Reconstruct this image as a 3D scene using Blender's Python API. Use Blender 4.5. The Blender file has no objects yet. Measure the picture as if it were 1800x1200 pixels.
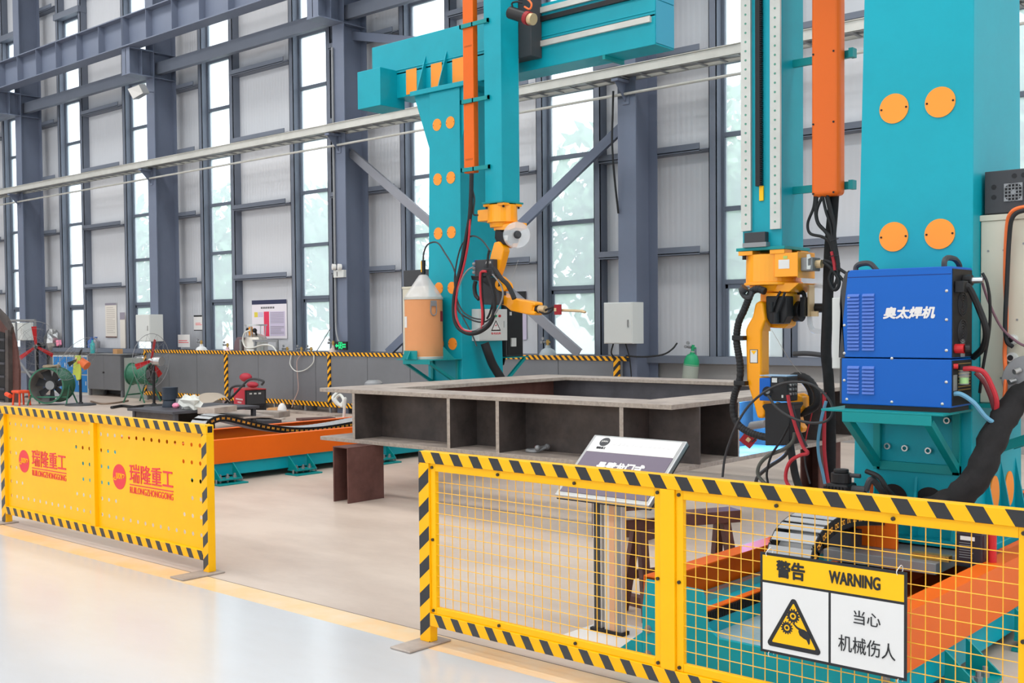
import bpy, bmesh, math, random
from mathutils import Vector, Matrix, Euler
rnd = random.Random(7)
PI = math.pi
SC = bpy.context.scene
COL = SC.collection

# ------------------------------------------------------------------ camera
CAM_H = 1.65
YAW, PITCH, ROLL = map(math.radians, (41.501, -1.8207, -0.4885))
FPX, YC = 1947.87, 634.7
_cy, _sy = math.cos(YAW), math.sin(YAW)
FW = Vector((-_sy*math.cos(PITCH), _cy*math.cos(PITCH), math.sin(PITCH)))
_r0 = Vector((_cy, _sy, 0)); _u0 = _r0.cross(FW)
RT = math.cos(ROLL)*_r0 + math.sin(ROLL)*_u0
UP = -math.sin(ROLL)*_r0 + math.cos(ROLL)*_u0
CPOS = Vector((0, 0, CAM_H))
cd = bpy.data.cameras.new('camera'); cam = bpy.data.objects.new('camera', cd); COL.objects.link(cam)
cam.matrix_world = Matrix(((RT.x, UP.x, -FW.x, 0), (RT.y, UP.y, -FW.y, 0), (RT.z, UP.z, -FW.z, CAM_H), (0, 0, 0, 1)))
cd.sensor_fit = 'HORIZONTAL'; cd.sensor_width = 36; cd.lens = 36*FPX/1800
cd.shift_y = (YC-600)/1800; cd.clip_end = 400; cd.clip_start = 0.05
SC.camera = cam

def at(x, y, X=None, Y=None, Z=None):
    """the point of the place seen at a photo position, on a plane of known distance"""
    d = FW + RT*((x-900)/FPX) - UP*((y-YC)/FPX)
    if Y is not None: t = Y/d.y
    elif X is not None: t = X/d.x
    else: t = (Z-CAM_H)/d.z
    return CPOS + d*t

# ------------------------------------------------------------------ light
SC.view_settings.view_transform = 'Standard'; SC.view_settings.look = 'None'
SC.view_settings.exposure = 0.15; SC.view_settings.gamma = 1.0
try: SC.view_settings.use_curve_mapping = False
except Exception: pass
w = bpy.data.worlds.new('sky'); SC.world = w; w.use_nodes = True
wn = w.node_tree; bg = wn.nodes['Background']
tc = wn.nodes.new('ShaderNodeTexCoord'); sp = wn.nodes.new('ShaderNodeSeparateXYZ'); rp = wn.nodes.new('ShaderNodeValToRGB')
wn.links.new(tc.outputs['Generated'], sp.inputs[0]); wn.links.new(sp.outputs['Z'], rp.inputs[0]); wn.links.new(rp.outputs[0], bg.inputs[0])
rp.color_ramp.elements[0].position = 0.0; rp.color_ramp.elements[0].color = (.80, .86, .92, 1)
rp.color_ramp.elements[1].position = .9; rp.color_ramp.elements[1].color = (1.0, 1.0, 1.0, 1)
bg.inputs[1].default_value = 2.6
def area(name, loc, rot, sx, sy, power, col=(1, 1, 1)):
    l = bpy.data.lights.new(name, 'AREA'); l.shape = 'RECTANGLE'; l.size = sx; l.size_y = sy; l.energy = power; l.color = col
    o = bpy.data.objects.new(name, l); COL.objects.link(o); o.location = loc; o.rotation_euler = rot
    return o
for i, y_ in enumerate((-5.0, 2.0, 9.5)):
    area('roof_skylight', (-14, y_, 12.3), (0, 0, 0), 46, 1.6, 1500, (1, .985, .96))

# ------------------------------------------------------------------ materials
def s2l(c):
    c /= 255.0
    return c/12.92 if c <= .04045 else ((c+.055)/1.055)**2.4
def rgb(c): return (s2l(c[0]), s2l(c[1]), s2l(c[2]), 1)
MATS = {}
def mat(name, c, rough=.5, metal=0.0, noise=0.0, scale=3.0, bump=0.0, bscale=40.0, coat=0.0, emit=0.0, alpha=1.0, trans=0.0, stretch=None, c2=None):
    m = bpy.data.materials.new(name); m.use_nodes = True; nt = m.node_tree; N = nt.nodes; L = nt.links
    b = N['Principled BSDF']; b.inputs['Roughness'].default_value = rough; b.inputs['Metallic'].default_value = metal
    b.inputs['Base Color'].default_value = rgb(c); b.inputs['Specular IOR Level'].default_value = .34 if rough > .25 else .5
    if coat: b.inputs['Coat Weight'].default_value = coat; b.inputs['Coat Roughness'].default_value = .08
    if emit: b.inputs['Emission Color'].default_value = rgb(c); b.inputs['Emission Strength'].default_value = emit
    if alpha < 1: b.inputs['Alpha'].default_value = alpha
    if trans: b.inputs['Transmission Weight'].default_value = trans
    if noise or bump:
        t = N.new('ShaderNodeTexCoord'); mp = N.new('ShaderNodeMapping'); L.new(t.outputs['Object'], mp.inputs[0])
        if stretch: mp.inputs['Scale'].default_value = stretch
    if noise:
        n = N.new('ShaderNodeTexNoise'); n.inputs['Scale'].default_value = scale; n.inputs['Detail'].default_value = 6; n.inputs['Roughness'].default_value = .65
        L.new(mp.outputs[0], n.inputs['Vector'])
        r = N.new('ShaderNodeValToRGB'); L.new(n.outputs['Fac'], r.inputs[0])
        a = rgb(c); d = rgb(c2) if c2 else tuple(v*(1-noise) for v in a[:3])+(1,)
        r.color_ramp.elements[0].position = .33; r.color_ramp.elements[0].color = d
        r.color_ramp.elements[1].position = .62; r.color_ramp.elements[1].color = a
        L.new(r.outputs[0], b.inputs['Base Color'])
    if bump:
        n2 = N.new('ShaderNodeTexNoise'); n2.inputs['Scale'].default_value = bscale; L.new(mp.outputs[0], n2.inputs['Vector'])
        bp = N.new('ShaderNodeBump'); bp.inputs['Strength'].default_value = bump; bp.inputs['Distance'].default_value = .01
        L.new(n2.outputs['Fac'], bp.inputs['Height']); L.new(bp.outputs[0], b.inputs['Normal'])
    MATS[name] = m
    return m
def stripes(name, ca, cb, period, kx, kz, duty=.5, phase=0.0, rough=.4):
    """two-colour diagonal tape; bands run where kx*x+kz*z is constant"""
    m = mat(name, ca, rough); nt = m.node_tree; N = nt.nodes; L = nt.links; b = N['Principled BSDF']
    t = N.new('ShaderNodeTexCoord'); s = N.new('ShaderNodeSeparateXYZ'); L.new(t.outputs['Object'], s.inputs[0])
    def M(op, a, bb):
        n = N.new('ShaderNodeMath'); n.operation = op
        for i, v in enumerate((a, bb)):
            if v is None: continue
            if isinstance(v, (int, float)): n.inputs[i].default_value = v
            else: L.new(v, n.inputs[i])
        return n.outputs[0]
    v = M('ADD', M('MULTIPLY', s.outputs['X'], kx/period), M('MULTIPLY', s.outputs['Z'], kz/period))
    v = M('FRACT', M('ADD', v, phase+100.0), None); v = M('LESS_THAN', v, duty)
    mx = N.new('ShaderNodeMix'); mx.data_type = 'RGBA'
    L.new(v, mx.inputs[0]); mx.inputs[6].default_value = rgb(ca); mx.inputs[7].default_value = rgb(cb)
    L.new(mx.outputs[2], b.inputs['Base Color'])
    return m

TEAL = mat('teal_paint', (0, 161, 178), .42, noise=.10, scale=1.6)
TEALD = mat('teal_bracket_paint', (0, 140, 142), .42)
ORANGE = mat('orange_paint', (232, 102, 4), .46, noise=.06, scale=1.2)
DISC = mat('orange_disc_paint', (255, 152, 52), .5)
RYEL = mat('robot_yellow', (255, 166, 0), .32, coat=.25)
FYEL = mat('fence_yellow', (255, 190, 0), .38, noise=.05, scale=5)
FWIRE = mat('fence_wire_yellow', (246, 186, 60), .4)
BLACK = mat('black_plastic', (26, 26, 28), .45)
RUBBER = mat('black_rubber', (34, 35, 37), .6)
SLEEVE = mat('black_fabric', (36, 35, 36), .85, noise=.4, scale=14, bump=.5, bscale=12)
DGREY = mat('dark_grey_plastic', (62, 63, 66), .5)
GREY = mat('grey_metal', (142, 144, 146), .45, .3)
SILVER = mat('silver_metal', (196, 197, 196), .28, .85)
STEELG = mat('structure_paint_hazed', (112, 121, 140), .5, noise=.08, scale=1.1)  # blue-grey carries the tint of haze that is absent from the air
STUDP = mat('stud_paint_hazed', (114, 121, 134), .5, noise=.06, scale=1.4)  # same haze tint mixed into the stud colour
ALUD = mat('window_frame_paint_hazed', (98, 107, 120), .4)  # frame colour lifted toward the hazy blue of the far windows
SHEET = mat('wall_sheet', (206, 208, 212), .5)
DADO = mat('dado_paint', (158, 157, 156), .75, noise=.10, scale=1.3)
PENP = mat('partition_sheet', (122, 124, 128), .42, .25, noise=.10, scale=1.2)
GALV = mat('galvanised', (205, 205, 198), .4, .25, noise=.12, scale=3)
RAWST = mat('raw_steel', (184, 172, 162), .5, .1, noise=.35, scale=4.5, c2=(150, 138, 130))
MILL = mat('mill_scale', (88, 80, 77), .5, .1, noise=.4, scale=3.2, c2=(62, 57, 56))
RUSTY = mat('primer_brown', (104, 70, 64), .62, noise=.3, scale=5, c2=(84, 54, 50))
EDGE = mat('cut_steel_edge', (170, 160, 150), .5, .1, noise=.3, scale=30)
DARKST = mat('dark_plate_steel', (84, 84, 90), .5, .3, noise=.3, scale=3)
BLUEW = mat('welder_blue', (0, 92, 184), .45)
LOUV = mat('louvre_blue', (84, 118, 196), .4)
CREAM = mat('cabinet_cream', (206, 202, 184), .5)
WHITEC = mat('cabinet_white', (208, 211, 208), .45)
WHITE = mat('white_print', (226, 224, 221), .5)
INK = mat('ink_black', (40, 40, 42), .55)
SIGNY = mat('sign_yellow', (255, 192, 8), .45)
RED = mat('red_paint', (196, 40, 44), .4)
DRED = mat('dark_red_plate', (150, 24, 34), .45)
REDW = mat('welder_red', (206, 44, 66), .4)
LOGOR = mat('logo_red', (232, 62, 70), .5)
PURPLE = mat('panel_purple', (112, 102, 118), .4)
KRAFT = mat('drum_kraft', (226, 156, 104), .6, noise=.05, scale=2)
GREENM = mat('blower_green', (58, 116, 92), .45, noise=.2, scale=6)
GREENC = mat('cylinder_green', (30, 150, 100), .4)
CYLG = mat('cylinder_grey', (150, 158, 148), .45)
LOCKB = mat('locker_blue', (28, 128, 200), .45)
VEST = mat('vest_yellow', (188, 200, 84), .7)
BRASS = mat('brass', (196, 160, 90), .35, .7)
COPPER = mat('torch_tan', (206, 180, 140), .4, .4)
HOSER = mat('red_hose', (186, 48, 58), .5)
HOSEO = mat('orange_hose', (240, 116, 56), .5)
HOSEB = mat('blue_hose', (104, 160, 190), .5)
HOSED = mat('dark_hose', (58, 58, 60), .5)
HOSEW = mat('pale_hose', (212, 214, 208), .5)
CARDB = mat('cardboard', (196, 150, 104), .8)
CHAING = mat('chain_grey', (168, 170, 172), .5)
GREENG = mat('exit_green', (30, 200, 120), .5, emit=.9)
LAMPW = mat('lamp_glass', (232, 232, 228), .3)
CLEAR = mat('clear_plastic', (236, 240, 242), .12, alpha=.22)
GUARD = mat('guard_plastic', (232, 236, 238), .15, alpha=.5)
FILM = mat('drum_film', (232, 230, 228), .2, alpha=.5)
FPINK = mat('pink_cloth', (250, 150, 180), .7)
TAN = mat('rolled_sheet', (178, 166, 150), .6)
BLUET = mat('blue_top_plate', (150, 184, 214), .35)

# window glass: overexposure glare put into the pane, part clear, part scattering the daylight that falls on it from outside
g = bpy.data.materials.new('glare_glass'); g.use_nodes = True; nt = g.node_tree; nt.nodes.clear()
go = nt.nodes.new('ShaderNodeOutputMaterial'); tr = nt.nodes.new('ShaderNodeBsdfTransparent'); tl = nt.nodes.new('ShaderNodeBsdfTranslucent'); gm = nt.nodes.new('ShaderNodeMixShader')
tr.inputs[0].default_value = (.97, .985, 1, 1); tl.inputs[0].default_value = (.88, .95, 1.0, 1); gm.inputs[0].default_value = .34
nt.links.new(tr.outputs[0], gm.inputs[1]); nt.links.new(tl.outputs[0], gm.inputs[2]); nt.links.new(gm.outputs[0], go.inputs[0])
GLASS = g

# ribbed cladding: fine vertical ribs and wrinkled film
nt = SHEET.node_tree; b = nt.nodes['Principled BSDF']
t = nt.nodes.new('ShaderNodeTexCoord'); wv = nt.nodes.new('ShaderNodeTexWave'); wv.bands_direction = 'X'; wv.inputs['Scale'].default_value = 3.2; wv.inputs['Distortion'].default_value = .25
bp = nt.nodes.new('ShaderNodeBump'); bp.inputs['Strength'].default_value = .16; bp.inputs['Distance'].default_value = .02
nt.links.new(t.outputs['Object'], wv.inputs[0]); nt.links.new(wv.outputs['Fac'], bp.inputs['Height']); nt.links.new(bp.outputs[0], b.inputs['Normal'])

# floors
EPOXY = mat('aisle_epoxy', (203, 206, 209), .2, noise=.10, scale=.7, c2=(197, 197, 198), stretch=(.6, 1.6, 1))
LINE = mat('floor_line_yellow', (240, 200, 146), .3, noise=.2, scale=4, c2=(236, 212, 178))
CONC = mat('workshop_concrete', (213, 197, 183), .36, noise=.25, scale=.9, c2=(192, 175, 162), stretch=(.7, 1.5, 1), bump=.08, bscale=30)
JOINT = mat('floor_joint', (120, 108, 104), .8)

HZ = {}
def hazard(kind, period, k, cb=(44, 44, 46), ca=(255, 184, 0), duty=.5, phase=0.0, axis='x'):
    key = (kind, period, k, axis, phase)
    if key not in HZ:
        HZ[key] = stripes('hazard_'+kind, ca, cb, period, 1.0, k, duty, phase) if axis == 'x' else stripes('hazard_'+kind, ca, cb, period, k, 1.0, duty, phase)
    return HZ[key]

# ------------------------------------------------------------------ builders
ORG = {}
def empty(name, loc, label=None, cat=None, group=None, kind=None):
    o = bpy.data.objects.new(name, None); COL.objects.link(o); o.location = loc; o.empty_display_size = .1
    ORG[o.name] = Vector(loc); tag(o, label, cat, group, kind)
    return o
def tag(o, label=None, cat=None, group=None, kind=None):
    if label: o['label'] = label
    if cat: o['category'] = cat
    if group: o['group'] = group
    if kind: o['kind'] = kind
    return o
def smoothpath(pts, n=6):
    P = [Vector(p) for p in pts]
    if len(P) < 3: return P
    out = []
    for i in range(len(P)-1):
        p0 = P[i-1] if i else P[0]*2-P[1]; p1 = P[i]; p2 = P[i+1]; p3 = P[i+2] if i+2 < len(P) else P[-1]*2-P[-2]
        for j in range(n):
            u = j/n
            out.append(.5*((2*p1)+(p2-p0)*u+(2*p0-5*p1+4*p2-p3)*u*u+(3*p1-p0-3*p2+p3)*u**3))
    out.append(P[-1]); return out
class MB:
    def __init__(s): s.bm = bmesh.new(); s.mi = 0
    def _f(s, vs):
        try:
            f = s.bm.faces.new(vs); f.material_index = s.mi; return f
        except ValueError: return None
    def hexa(s, c):
        v = [s.bm.verts.new(p) for p in c]
        for f in ((0, 3, 2, 1), (4, 5, 6, 7), (0, 1, 5, 4), (1, 2, 6, 5), (2, 3, 7, 6), (3, 0, 4, 7)): s._f([v[i] for i in f])
        return s
    def bx(s, x0, x1, y0, y1, z0, z1):
        if x0 > x1: x0, x1 = x1, x0
        if y0 > y1: y0, y1 = y1, y0
        if z0 > z1: z0, z1 = z1, z0
        return s.hexa([(x0, y0, z0), (x1, y0, z0), (x1, y1, z0), (x0, y1, z0), (x0, y0, z1), (x1, y0, z1), (x1, y1, z1), (x0, y1, z1)])
    def obx(s, c, size, M):
        c = Vector(c); a, b, d = [v/2 for v in size]
        return s.hexa([c+M@Vector(p) for p in ((-a, -b, -d), (a, -b, -d), (a, b, -d), (-a, b, -d), (-a, -b, d), (a, -b, d), (a, b, d), (-a, b, d))])
    def bar(s, p, q, w, h, up=(0, 0, 1)):
        p = Vector(p); q = Vector(q); d = (q-p).normalized(); u = Vector(up)
        sx = d.cross(u)
        if sx.length < 1e-4: sx = d.cross(Vector((0, 1, 0)))
        sx.normalize(); u = sx.cross(d).normalized()
        a, b = sx*w/2, u*h/2
        return s.hexa([p-a-b, p+a-b, p+a+b, p-a+b, q-a-b, q+a-b, q+a+b, q-a+b])
    def cyl(s, p, q, r0, r1=None, n=20, caps=True):
        p = Vector(p); q = Vector(q); r1 = r0 if r1 is None else r1
        d = (q-p).normalized(); a = d.orthogonal().normalized(); b = d.cross(a)
        A = []; B = []
        for i in range(n):
            t = 2*PI*i/n; o = a*math.cos(t)+b*math.sin(t)
            A.append(s.bm.verts.new(p+o*r0)); B.append(s.bm.verts.new(q+o*r1))
        for i in range(n): s._f([A[i], A[(i+1) % n], B[(i+1) % n], B[i]])
        if caps: s._f(A[::-1]); s._f(B)
        return s
    def ringtube(s, p, q, ro, ri, n=28):
        p = Vector(p); q = Vector(q); d = (q-p).normalized(); a = d.orthogonal().normalized(); b = d.cross(a); R = []
        for c, r in ((p, ro), (q, ro), (q, ri), (p, ri)):
            R.append([s.bm.verts.new(c+(a*math.cos(2*PI*i/n)+b*math.sin(2*PI*i/n))*r) for i in range(n)])
        for k in range(4):
            A, B = R[k], R[(k+1) % 4]
            for i in range(n): s._f([A[i], A[(i+1) % n], B[(i+1) % n], B[i]])
        return s
    def tube(s, pts, r, n=8, smooth=True, sub=6, rib=0.0, closed=False):
        P = smoothpath(pts, sub) if smooth else [Vector(p) for p in pts]
        if rib:
            Q = []
            for i in range(len(P)-1):
                L = (P[i+1]-P[i]).length; k = max(1, int(L/.009))
                for j in range(k): Q.append(P[i].lerp(P[i+1], j/k))
            Q.append(P[-1]); P = Q
        prev = None; a = None
        N = len(P)
        first = None
        for i, p in enumerate(P):
            d = (P[min(i+1, N-1)]-P[max(i-1, 0)])
            if d.length < 1e-9: continue
            d.normalize()
            if a is None: a = d.orthogonal().normalized()
            a = (a-d*a.dot(d))
            if a.length < 1e-6: a = d.orthogonal()
            a.normalize(); b = d.cross(a)
            rr = r*(1+rib*(1 if i % 2 else -1))
            ring = [s.bm.verts.new(p+(a*math.cos(2*PI*j/n)+b*math.sin(2*PI*j/n))*rr) for j in range(n)]
            if prev:
                for j in range(n): s._f([prev[j], prev[(j+1) % n], ring[(j+1) % n], ring[j]])
            else: s._f(ring[::-1]); first = ring
            prev = ring
        s._f(prev)
        return s
    def prism(s, poly, vec):
        vec = Vector(vec); A = [s.bm.verts.new(p) for p in poly]; B = [s.bm.verts.new(Vector(p)+vec) for p in poly]; n = len(A)
        s._f(A[::-1]); s._f(B)
        for i in range(n): s._f([A[i], A[(i+1) % n], B[(i+1) % n], B[i]])
        return s
    def sph(s, c, r, sc=(1, 1, 1), seg=16, rings=10):
        M = Matrix.Translation(c) @ Matrix.Diagonal((sc[0]*r, sc[1]*r, sc[2]*r, 1))
        g = bmesh.ops.create_uvsphere(s.bm, u_segments=seg, v_segments=rings, radius=1, matrix=M)
        for v in g['verts']:
            for f in v.link_faces: f.material_index = s.mi
        return s
    def lathe(s, c, prof, n=28, axis=(0, 0, 1)):
        d = Vector(axis).normalized(); a = d.orthogonal().normalized(); b = d.cross(a); c = Vector(c); prev = None
        for r, z in prof:
            ring = [s.bm.verts.new(c+d*z+(a*math.cos(2*PI*j/n)+b*math.sin(2*PI*j/n))*max(r, 1e-4)) for j in range(n)]
            if prev:
                for j in range(n): s._f([prev[j], prev[(j+1) % n], ring[(j+1) % n], ring[j]])
            else: s._f(ring[::-1])
            prev = ring
        s._f(prev); return s
    def build(s, name, m, parent=None, bevel=0.0, smooth=False, seg=2):
        bmesh.ops.recalc_face_normals(s.bm, faces=s.bm.faces[:])
        ms = m if isinstance(m, (list, tuple)) else [m]
        if parent is None:
            xs = [v.co for v in s.bm.verts]
            o = Vector(((min(v.x for v in xs)+max(v.x for v in xs))/2, (min(v.y for v in xs)+max(v.y for v in xs))/2, min(v.z for v in xs)))
        else: o = ORG[parent.name]
        bmesh.ops.translate(s.bm, verts=s.bm.verts[:], vec=-o)
        me = bpy.data.meshes.new(name); s.bm.to_mesh(me); s.bm.free()
        for x in ms: me.materials.append(x)
        ob = bpy.data.objects.new(name, me); COL.objects.link(ob)
        if parent is None: ob.location = o
        else: ob.parent = parent
        ORG[ob.name] = o
        if smooth:
            for p in me.polygons: p.use_smooth = True
            md = ob.modifiers.new('split', 'EDGE_SPLIT'); md.split_angle = math.radians(38)
        if bevel:
            md = ob.modifiers.new('bevel', 'BEVEL'); md.width = bevel; md.segments = seg; md.limit_method = 'ANGLE'; md.angle_limit = math.radians(40)
        return ob
def each(shapes, name, m, parent, bevel=0.0):
    """every shape in the list becomes a part of its own"""
    for f in shapes: b = MB(); f(b); b.build(name, m, parent, bevel)
def BX(name, m, parent, x0, x1, y0, y1, z0, z1, bevel=.004): return MB().bx(x0, x1, y0, y1, z0, z1).build(name, m, parent, bevel)
def front_stripes(ob, m, ny=-.5):
    """second material on the faces that look toward the aisle"""
    ob.data.materials.append(m); k = len(ob.data.materials)-1
    for p in ob.data.polygons:
        if p.normal.y < ny: p.material_index = k
    return ob
def curve2d(splines, name, m, parent, origin, xd, yd, thick=.001):
    """flat plate with holes from closed outlines"""
    c = bpy.data.curves.new(name, 'CURVE'); c.dimensions = '2D'; c.fill_mode = 'BOTH'; c.extrude = thick/2
    for pts in splines:
        s = c.splines.new('POLY'); s.points.add(len(pts)-1); s.use_cyclic_u = True
        for i, p in enumerate(pts): s.points[i].co = (p[0], p[1], 0, 1)
    return _c2m(c, name, m, parent, origin, xd, yd)
def _c2m(c, name, m, parent, origin, xd, yd, fit=None, anchor='c'):
    o = bpy.data.objects.new('tmp', c); COL.objects.link(o); bpy.context.view_layer.update()
    me = bpy.data.meshes.new_from_object(o.evaluated_get(bpy.context.evaluated_depsgraph_get()))
    bpy.data.objects.remove(o); bpy.data.curves.remove(c)
    if fit:
        xs = [v.co.x for v in me.vertices]; ys = [v.co.y for v in me.vertices]
        x0, x1, y0, y1 = min(xs), max(xs), min(ys), max(ys)
        sx = fit[0]/(x1-x0); sy = fit[1]/(y1-y0) if fit[1] else sx
        me.transform(Matrix.Diagonal((sx, sy, 1, 1)) @ Matrix.Translation((-(x0+x1)/2, -(y0+y1)/2, 0)))
    xd = Vector(xd).normalized(); yd = Vector(yd).normalized(); nd = xd.cross(yd)
    M = Matrix(((xd.x, yd.x, nd.x, origin[0]), (xd.y, yd.y, nd.y, origin[1]), (xd.z, yd.z, nd.z, origin[2]), (0, 0, 0, 1)))
    me.transform(Matrix.Translation(-ORG[parent.name]) @ M)
    me.materials.clear(); me.materials.append(m); me.name = name
    for p in me.polygons: p.material_index = 0
    ob = bpy.data.objects.new(name, me); COL.objects.link(ob); ob.parent = parent; ORG[ob.name] = ORG[parent.name]
    return ob
def text(body, parent, origin, w, h, m, xd=(1, 0, 0), yd=(0, 0, 1), bold=0.0, shear=0.0, name='lettering'):
    c = bpy.data.curves.new('txt', 'FONT'); c.body = body; c.size = 1; c.extrude = .0015; c.shear = shear
    c.resolution_u = 4
    o = _c2m(c, name, m, parent, origin, xd, yd, (w, h))
    if bold:                                   # heavier strokes: the same glyphs laid again slightly shifted
        k = bold*h; X_, Y_ = Vector(xd).normalized(), Vector(yd).normalized(); N_ = X_.cross(Y_)
        bm = bmesh.new(); me = o.data
        for i, (a, b) in enumerate(((0, 0), (1, 0), (-1, 0), (0, 1), (0, -1), (.7, .7), (-.7, .7), (.7, -.7), (-.7, -.7))):
            n0 = len(bm.verts); bm.from_mesh(me); bm.verts.ensure_lookup_table()
            d = X_*a*k+Y_*b*k+N_*.00004*i
            for v in bm.verts[n0:]: v.co += d
        bm.to_mesh(me); bm.free()
    return o
def circ(cx, cy, r, n=12): return [(cx+r*math.cos(2*PI*i/n), cy+r*math.sin(2*PI*i/n)) for i in range(n)]
def struct(b, name, m, bevel=0.0, parent=None):
    o = b.build(name, m, parent, bevel)
    if parent is None: o['kind'] = 'structure'
    return o
def copy_tree(o, parent=None, loc=None, rot=None):
    c = o.copy(); COL.objects.link(c)
    if parent is not None: c.parent = parent
    if loc is not None: c.location = loc
    if rot is not None: c.rotation_euler = rot
    for ch in list(o.children): copy_tree(ch, c)
    return c

# ------------------------------------------------------------------ floor
XL, XR = -46.0, 7.0
b = MB(); b.mi = 0; b.bx(XL, XR+6, -14, 3.93, -.2, 0); b.mi = 1; b.bx(XL, XR+6, 3.93, 4.14, -.2, 0); b.mi = 3; b.bx(XL, XR+6, 4.14, 4.15, -.2, -.001); b.mi = 2; b.bx(XL, XR+6, 4.15, 14.75, -.2, 0)
struct(b, 'floor', [EPOXY, LINE, CONC, JOINT])
struct(MB().bx(-90, 30, 14.75, 75, -.25, -.05), 'ground_outside', mat('yard_concrete', (214, 216, 214), .8))

# hall shell beyond the frame: roof, side walls with their window band
struct(MB().bx(XL, XR+6, -14, 14.7, 12.5, 12.6), 'ceiling', mat('roof_sheet', (214, 216, 218), .6))
HALLW = mat('hall_wall', (206, 207, 210), .6)
struct(MB().bx(XL, XR+6, -14.1, -14, 0, 2.6).bx(XL, XR+6, -14.1, -14, 7.2, 12.5), 'wall_front', HALLW)
struct(MB().bx(XL-.1, XL, -14, 14.7, 0, 12.5), 'wall_left', HALLW)
struct(MB().bx(XR+6, XR+6.1, -14, 14.7, 0, 3).bx(XR+6, XR+6.1, -14, 14.7, 8, 12.5), 'wall_right', HALLW)

# ------------------------------------------------------------------ long wall with its windows
WINX = [-12.035-3.37*k for k in range(-4, 9)]      # left edge of each glazed strip
WW, ZS, ZT = 1.085, 1.10, 9.92
edges = sorted(WINX)
wall = MB(); prev = XL
for x in edges+[None]:
    hi = x if x is not None else XR+6
    wall.bx(prev, hi, 14.6, 14.68, 1.0, 12.5)
    if x is not None:
        wall.bx(x, x+WW, 14.6, 14.68, ZT, 12.5); prev = x+WW
struct(wall, 'wall_back', SHEET)
struct(MB().bx(XL, XR, 14.48, 14.7, 0, 1.06), 'wall_dado', DADO)
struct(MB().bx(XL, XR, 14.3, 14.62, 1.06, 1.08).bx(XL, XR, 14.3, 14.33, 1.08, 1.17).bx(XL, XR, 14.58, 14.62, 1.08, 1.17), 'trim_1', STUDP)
TZ = [2.28, 3.37, 4.47, 5.55, 6.63, 7.72, 8.8]
for i, x in enumerate(edges):
    r = MB()
    r.bx(x, x+.05, 14.56, 14.64, ZS, ZT).bx(x+WW-.05, x+WW, 14.56, 14.64, ZS, ZT).bx(x, x+WW, 14.56, 14.64, ZS, ZS+.07).bx(x, x+WW, 14.56, 14.64, ZT-.06, ZT)
    for z in TZ: r.bx(x+.05, x+WW-.05, 14.56, 14.63, z-.035, z+.035)
    r.bx(x+.05, x+.1, 14.575, 14.625, ZS, TZ[0]).bx(x+WW-.1, x+WW-.05, 14.575, 14.625, ZS, TZ[0]).bx(x+.05, x+WW-.05, 14.575, 14.625, TZ[0]-.10, TZ[0])
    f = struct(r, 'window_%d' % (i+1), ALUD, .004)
    MB().bx(x+.05, x+WW-.05, 14.598, 14.602, ZS+.05, ZT-.05).build('glass', GLASS, f)
    s = MB()
    for a in (x-.13, x+WW):
        s.bx(a, a+.13, 14.41, 14.425, 1.17, 12.2).bx(a, a+.012, 14.41, 14.6, 1.17, 12.2).bx(a+.118, a+.13, 14.41, 14.6, 1.17, 12.2)
    s.bx(x-.14, x+WW+.14, 14.35, 14.598, ZT+.001, ZT+.16)
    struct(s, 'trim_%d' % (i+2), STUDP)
# girts between the window strips
gi = MB()
for i in range(len(edges)-1):
    a, c = edges[i]+WW+.13, edges[i+1]-.13
    for z in (2.71, 4.25, 5.72, 7.21, 8.75, 10.3):
        gi.bx(a, c, 14.37, 14.6, z+.015, z+.03).bx(a, c-.14, 14.37, 14.385, z, z+.12).bx(a, c, 14.42, 14.6, z, z+.015)
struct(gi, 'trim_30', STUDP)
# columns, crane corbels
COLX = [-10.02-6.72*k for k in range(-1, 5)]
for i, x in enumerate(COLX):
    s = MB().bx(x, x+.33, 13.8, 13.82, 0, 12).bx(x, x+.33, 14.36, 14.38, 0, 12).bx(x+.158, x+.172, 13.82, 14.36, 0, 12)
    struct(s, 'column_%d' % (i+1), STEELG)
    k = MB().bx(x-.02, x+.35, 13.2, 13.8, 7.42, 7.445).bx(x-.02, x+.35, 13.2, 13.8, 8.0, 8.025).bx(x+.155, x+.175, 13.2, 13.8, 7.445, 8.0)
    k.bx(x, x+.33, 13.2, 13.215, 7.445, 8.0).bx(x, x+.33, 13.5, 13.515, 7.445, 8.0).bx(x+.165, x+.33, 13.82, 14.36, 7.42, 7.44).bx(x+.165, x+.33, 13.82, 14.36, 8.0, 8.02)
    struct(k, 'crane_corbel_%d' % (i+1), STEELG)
gd = MB().bx(XL, -1, 13.13, 13.47, 8.03, 8.055).bx(XL, -1, 13.13, 13.47, 8.69, 8.715).bx(XL, -1, 13.295, 13.305, 8.055, 8.69)
x = -45.2
while x < -1: gd.bx(x, x+.012, 13.14, 13.295, 8.055, 8.69); x += 1.04
for c in COLX: gd.bx(c+.16, c+.17, 13.13, 13.295, 8.055, 8.69)
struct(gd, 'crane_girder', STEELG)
struct(MB().bx(XL, -1, 13.27, 13.33, 8.715, 8.76), 'crane_runway', mat('runway_rust', (150, 120, 110), .6))
st = MB()
for i in range(len(COLX)-1):
    a, c = COLX[i+1]+.19, COLX[i]+.1
    st.bx(a, c, 13.93, 13.945, 7.53, 7.80).bx(a, c, 13.945, 14.05, 7.53, 7.545).bx(a, c, 13.945, 14.05, 7.785, 7.80)
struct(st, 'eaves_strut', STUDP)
def brace(p, q, m, name):
    p = Vector(p); q = Vector(q)
    struct(MB().bar(p, q, .012, .16, (0, 0, 1)).bar(p+Vector((0, .04, .07)), q+Vector((0, .04, .07)), .09, .012, (0, 0, 1)).bar(p+Vector((0, .04, -.07)), q+Vector((0, .04, -.07)), .09, .012, (0, 0, 1)), name, m)
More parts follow.
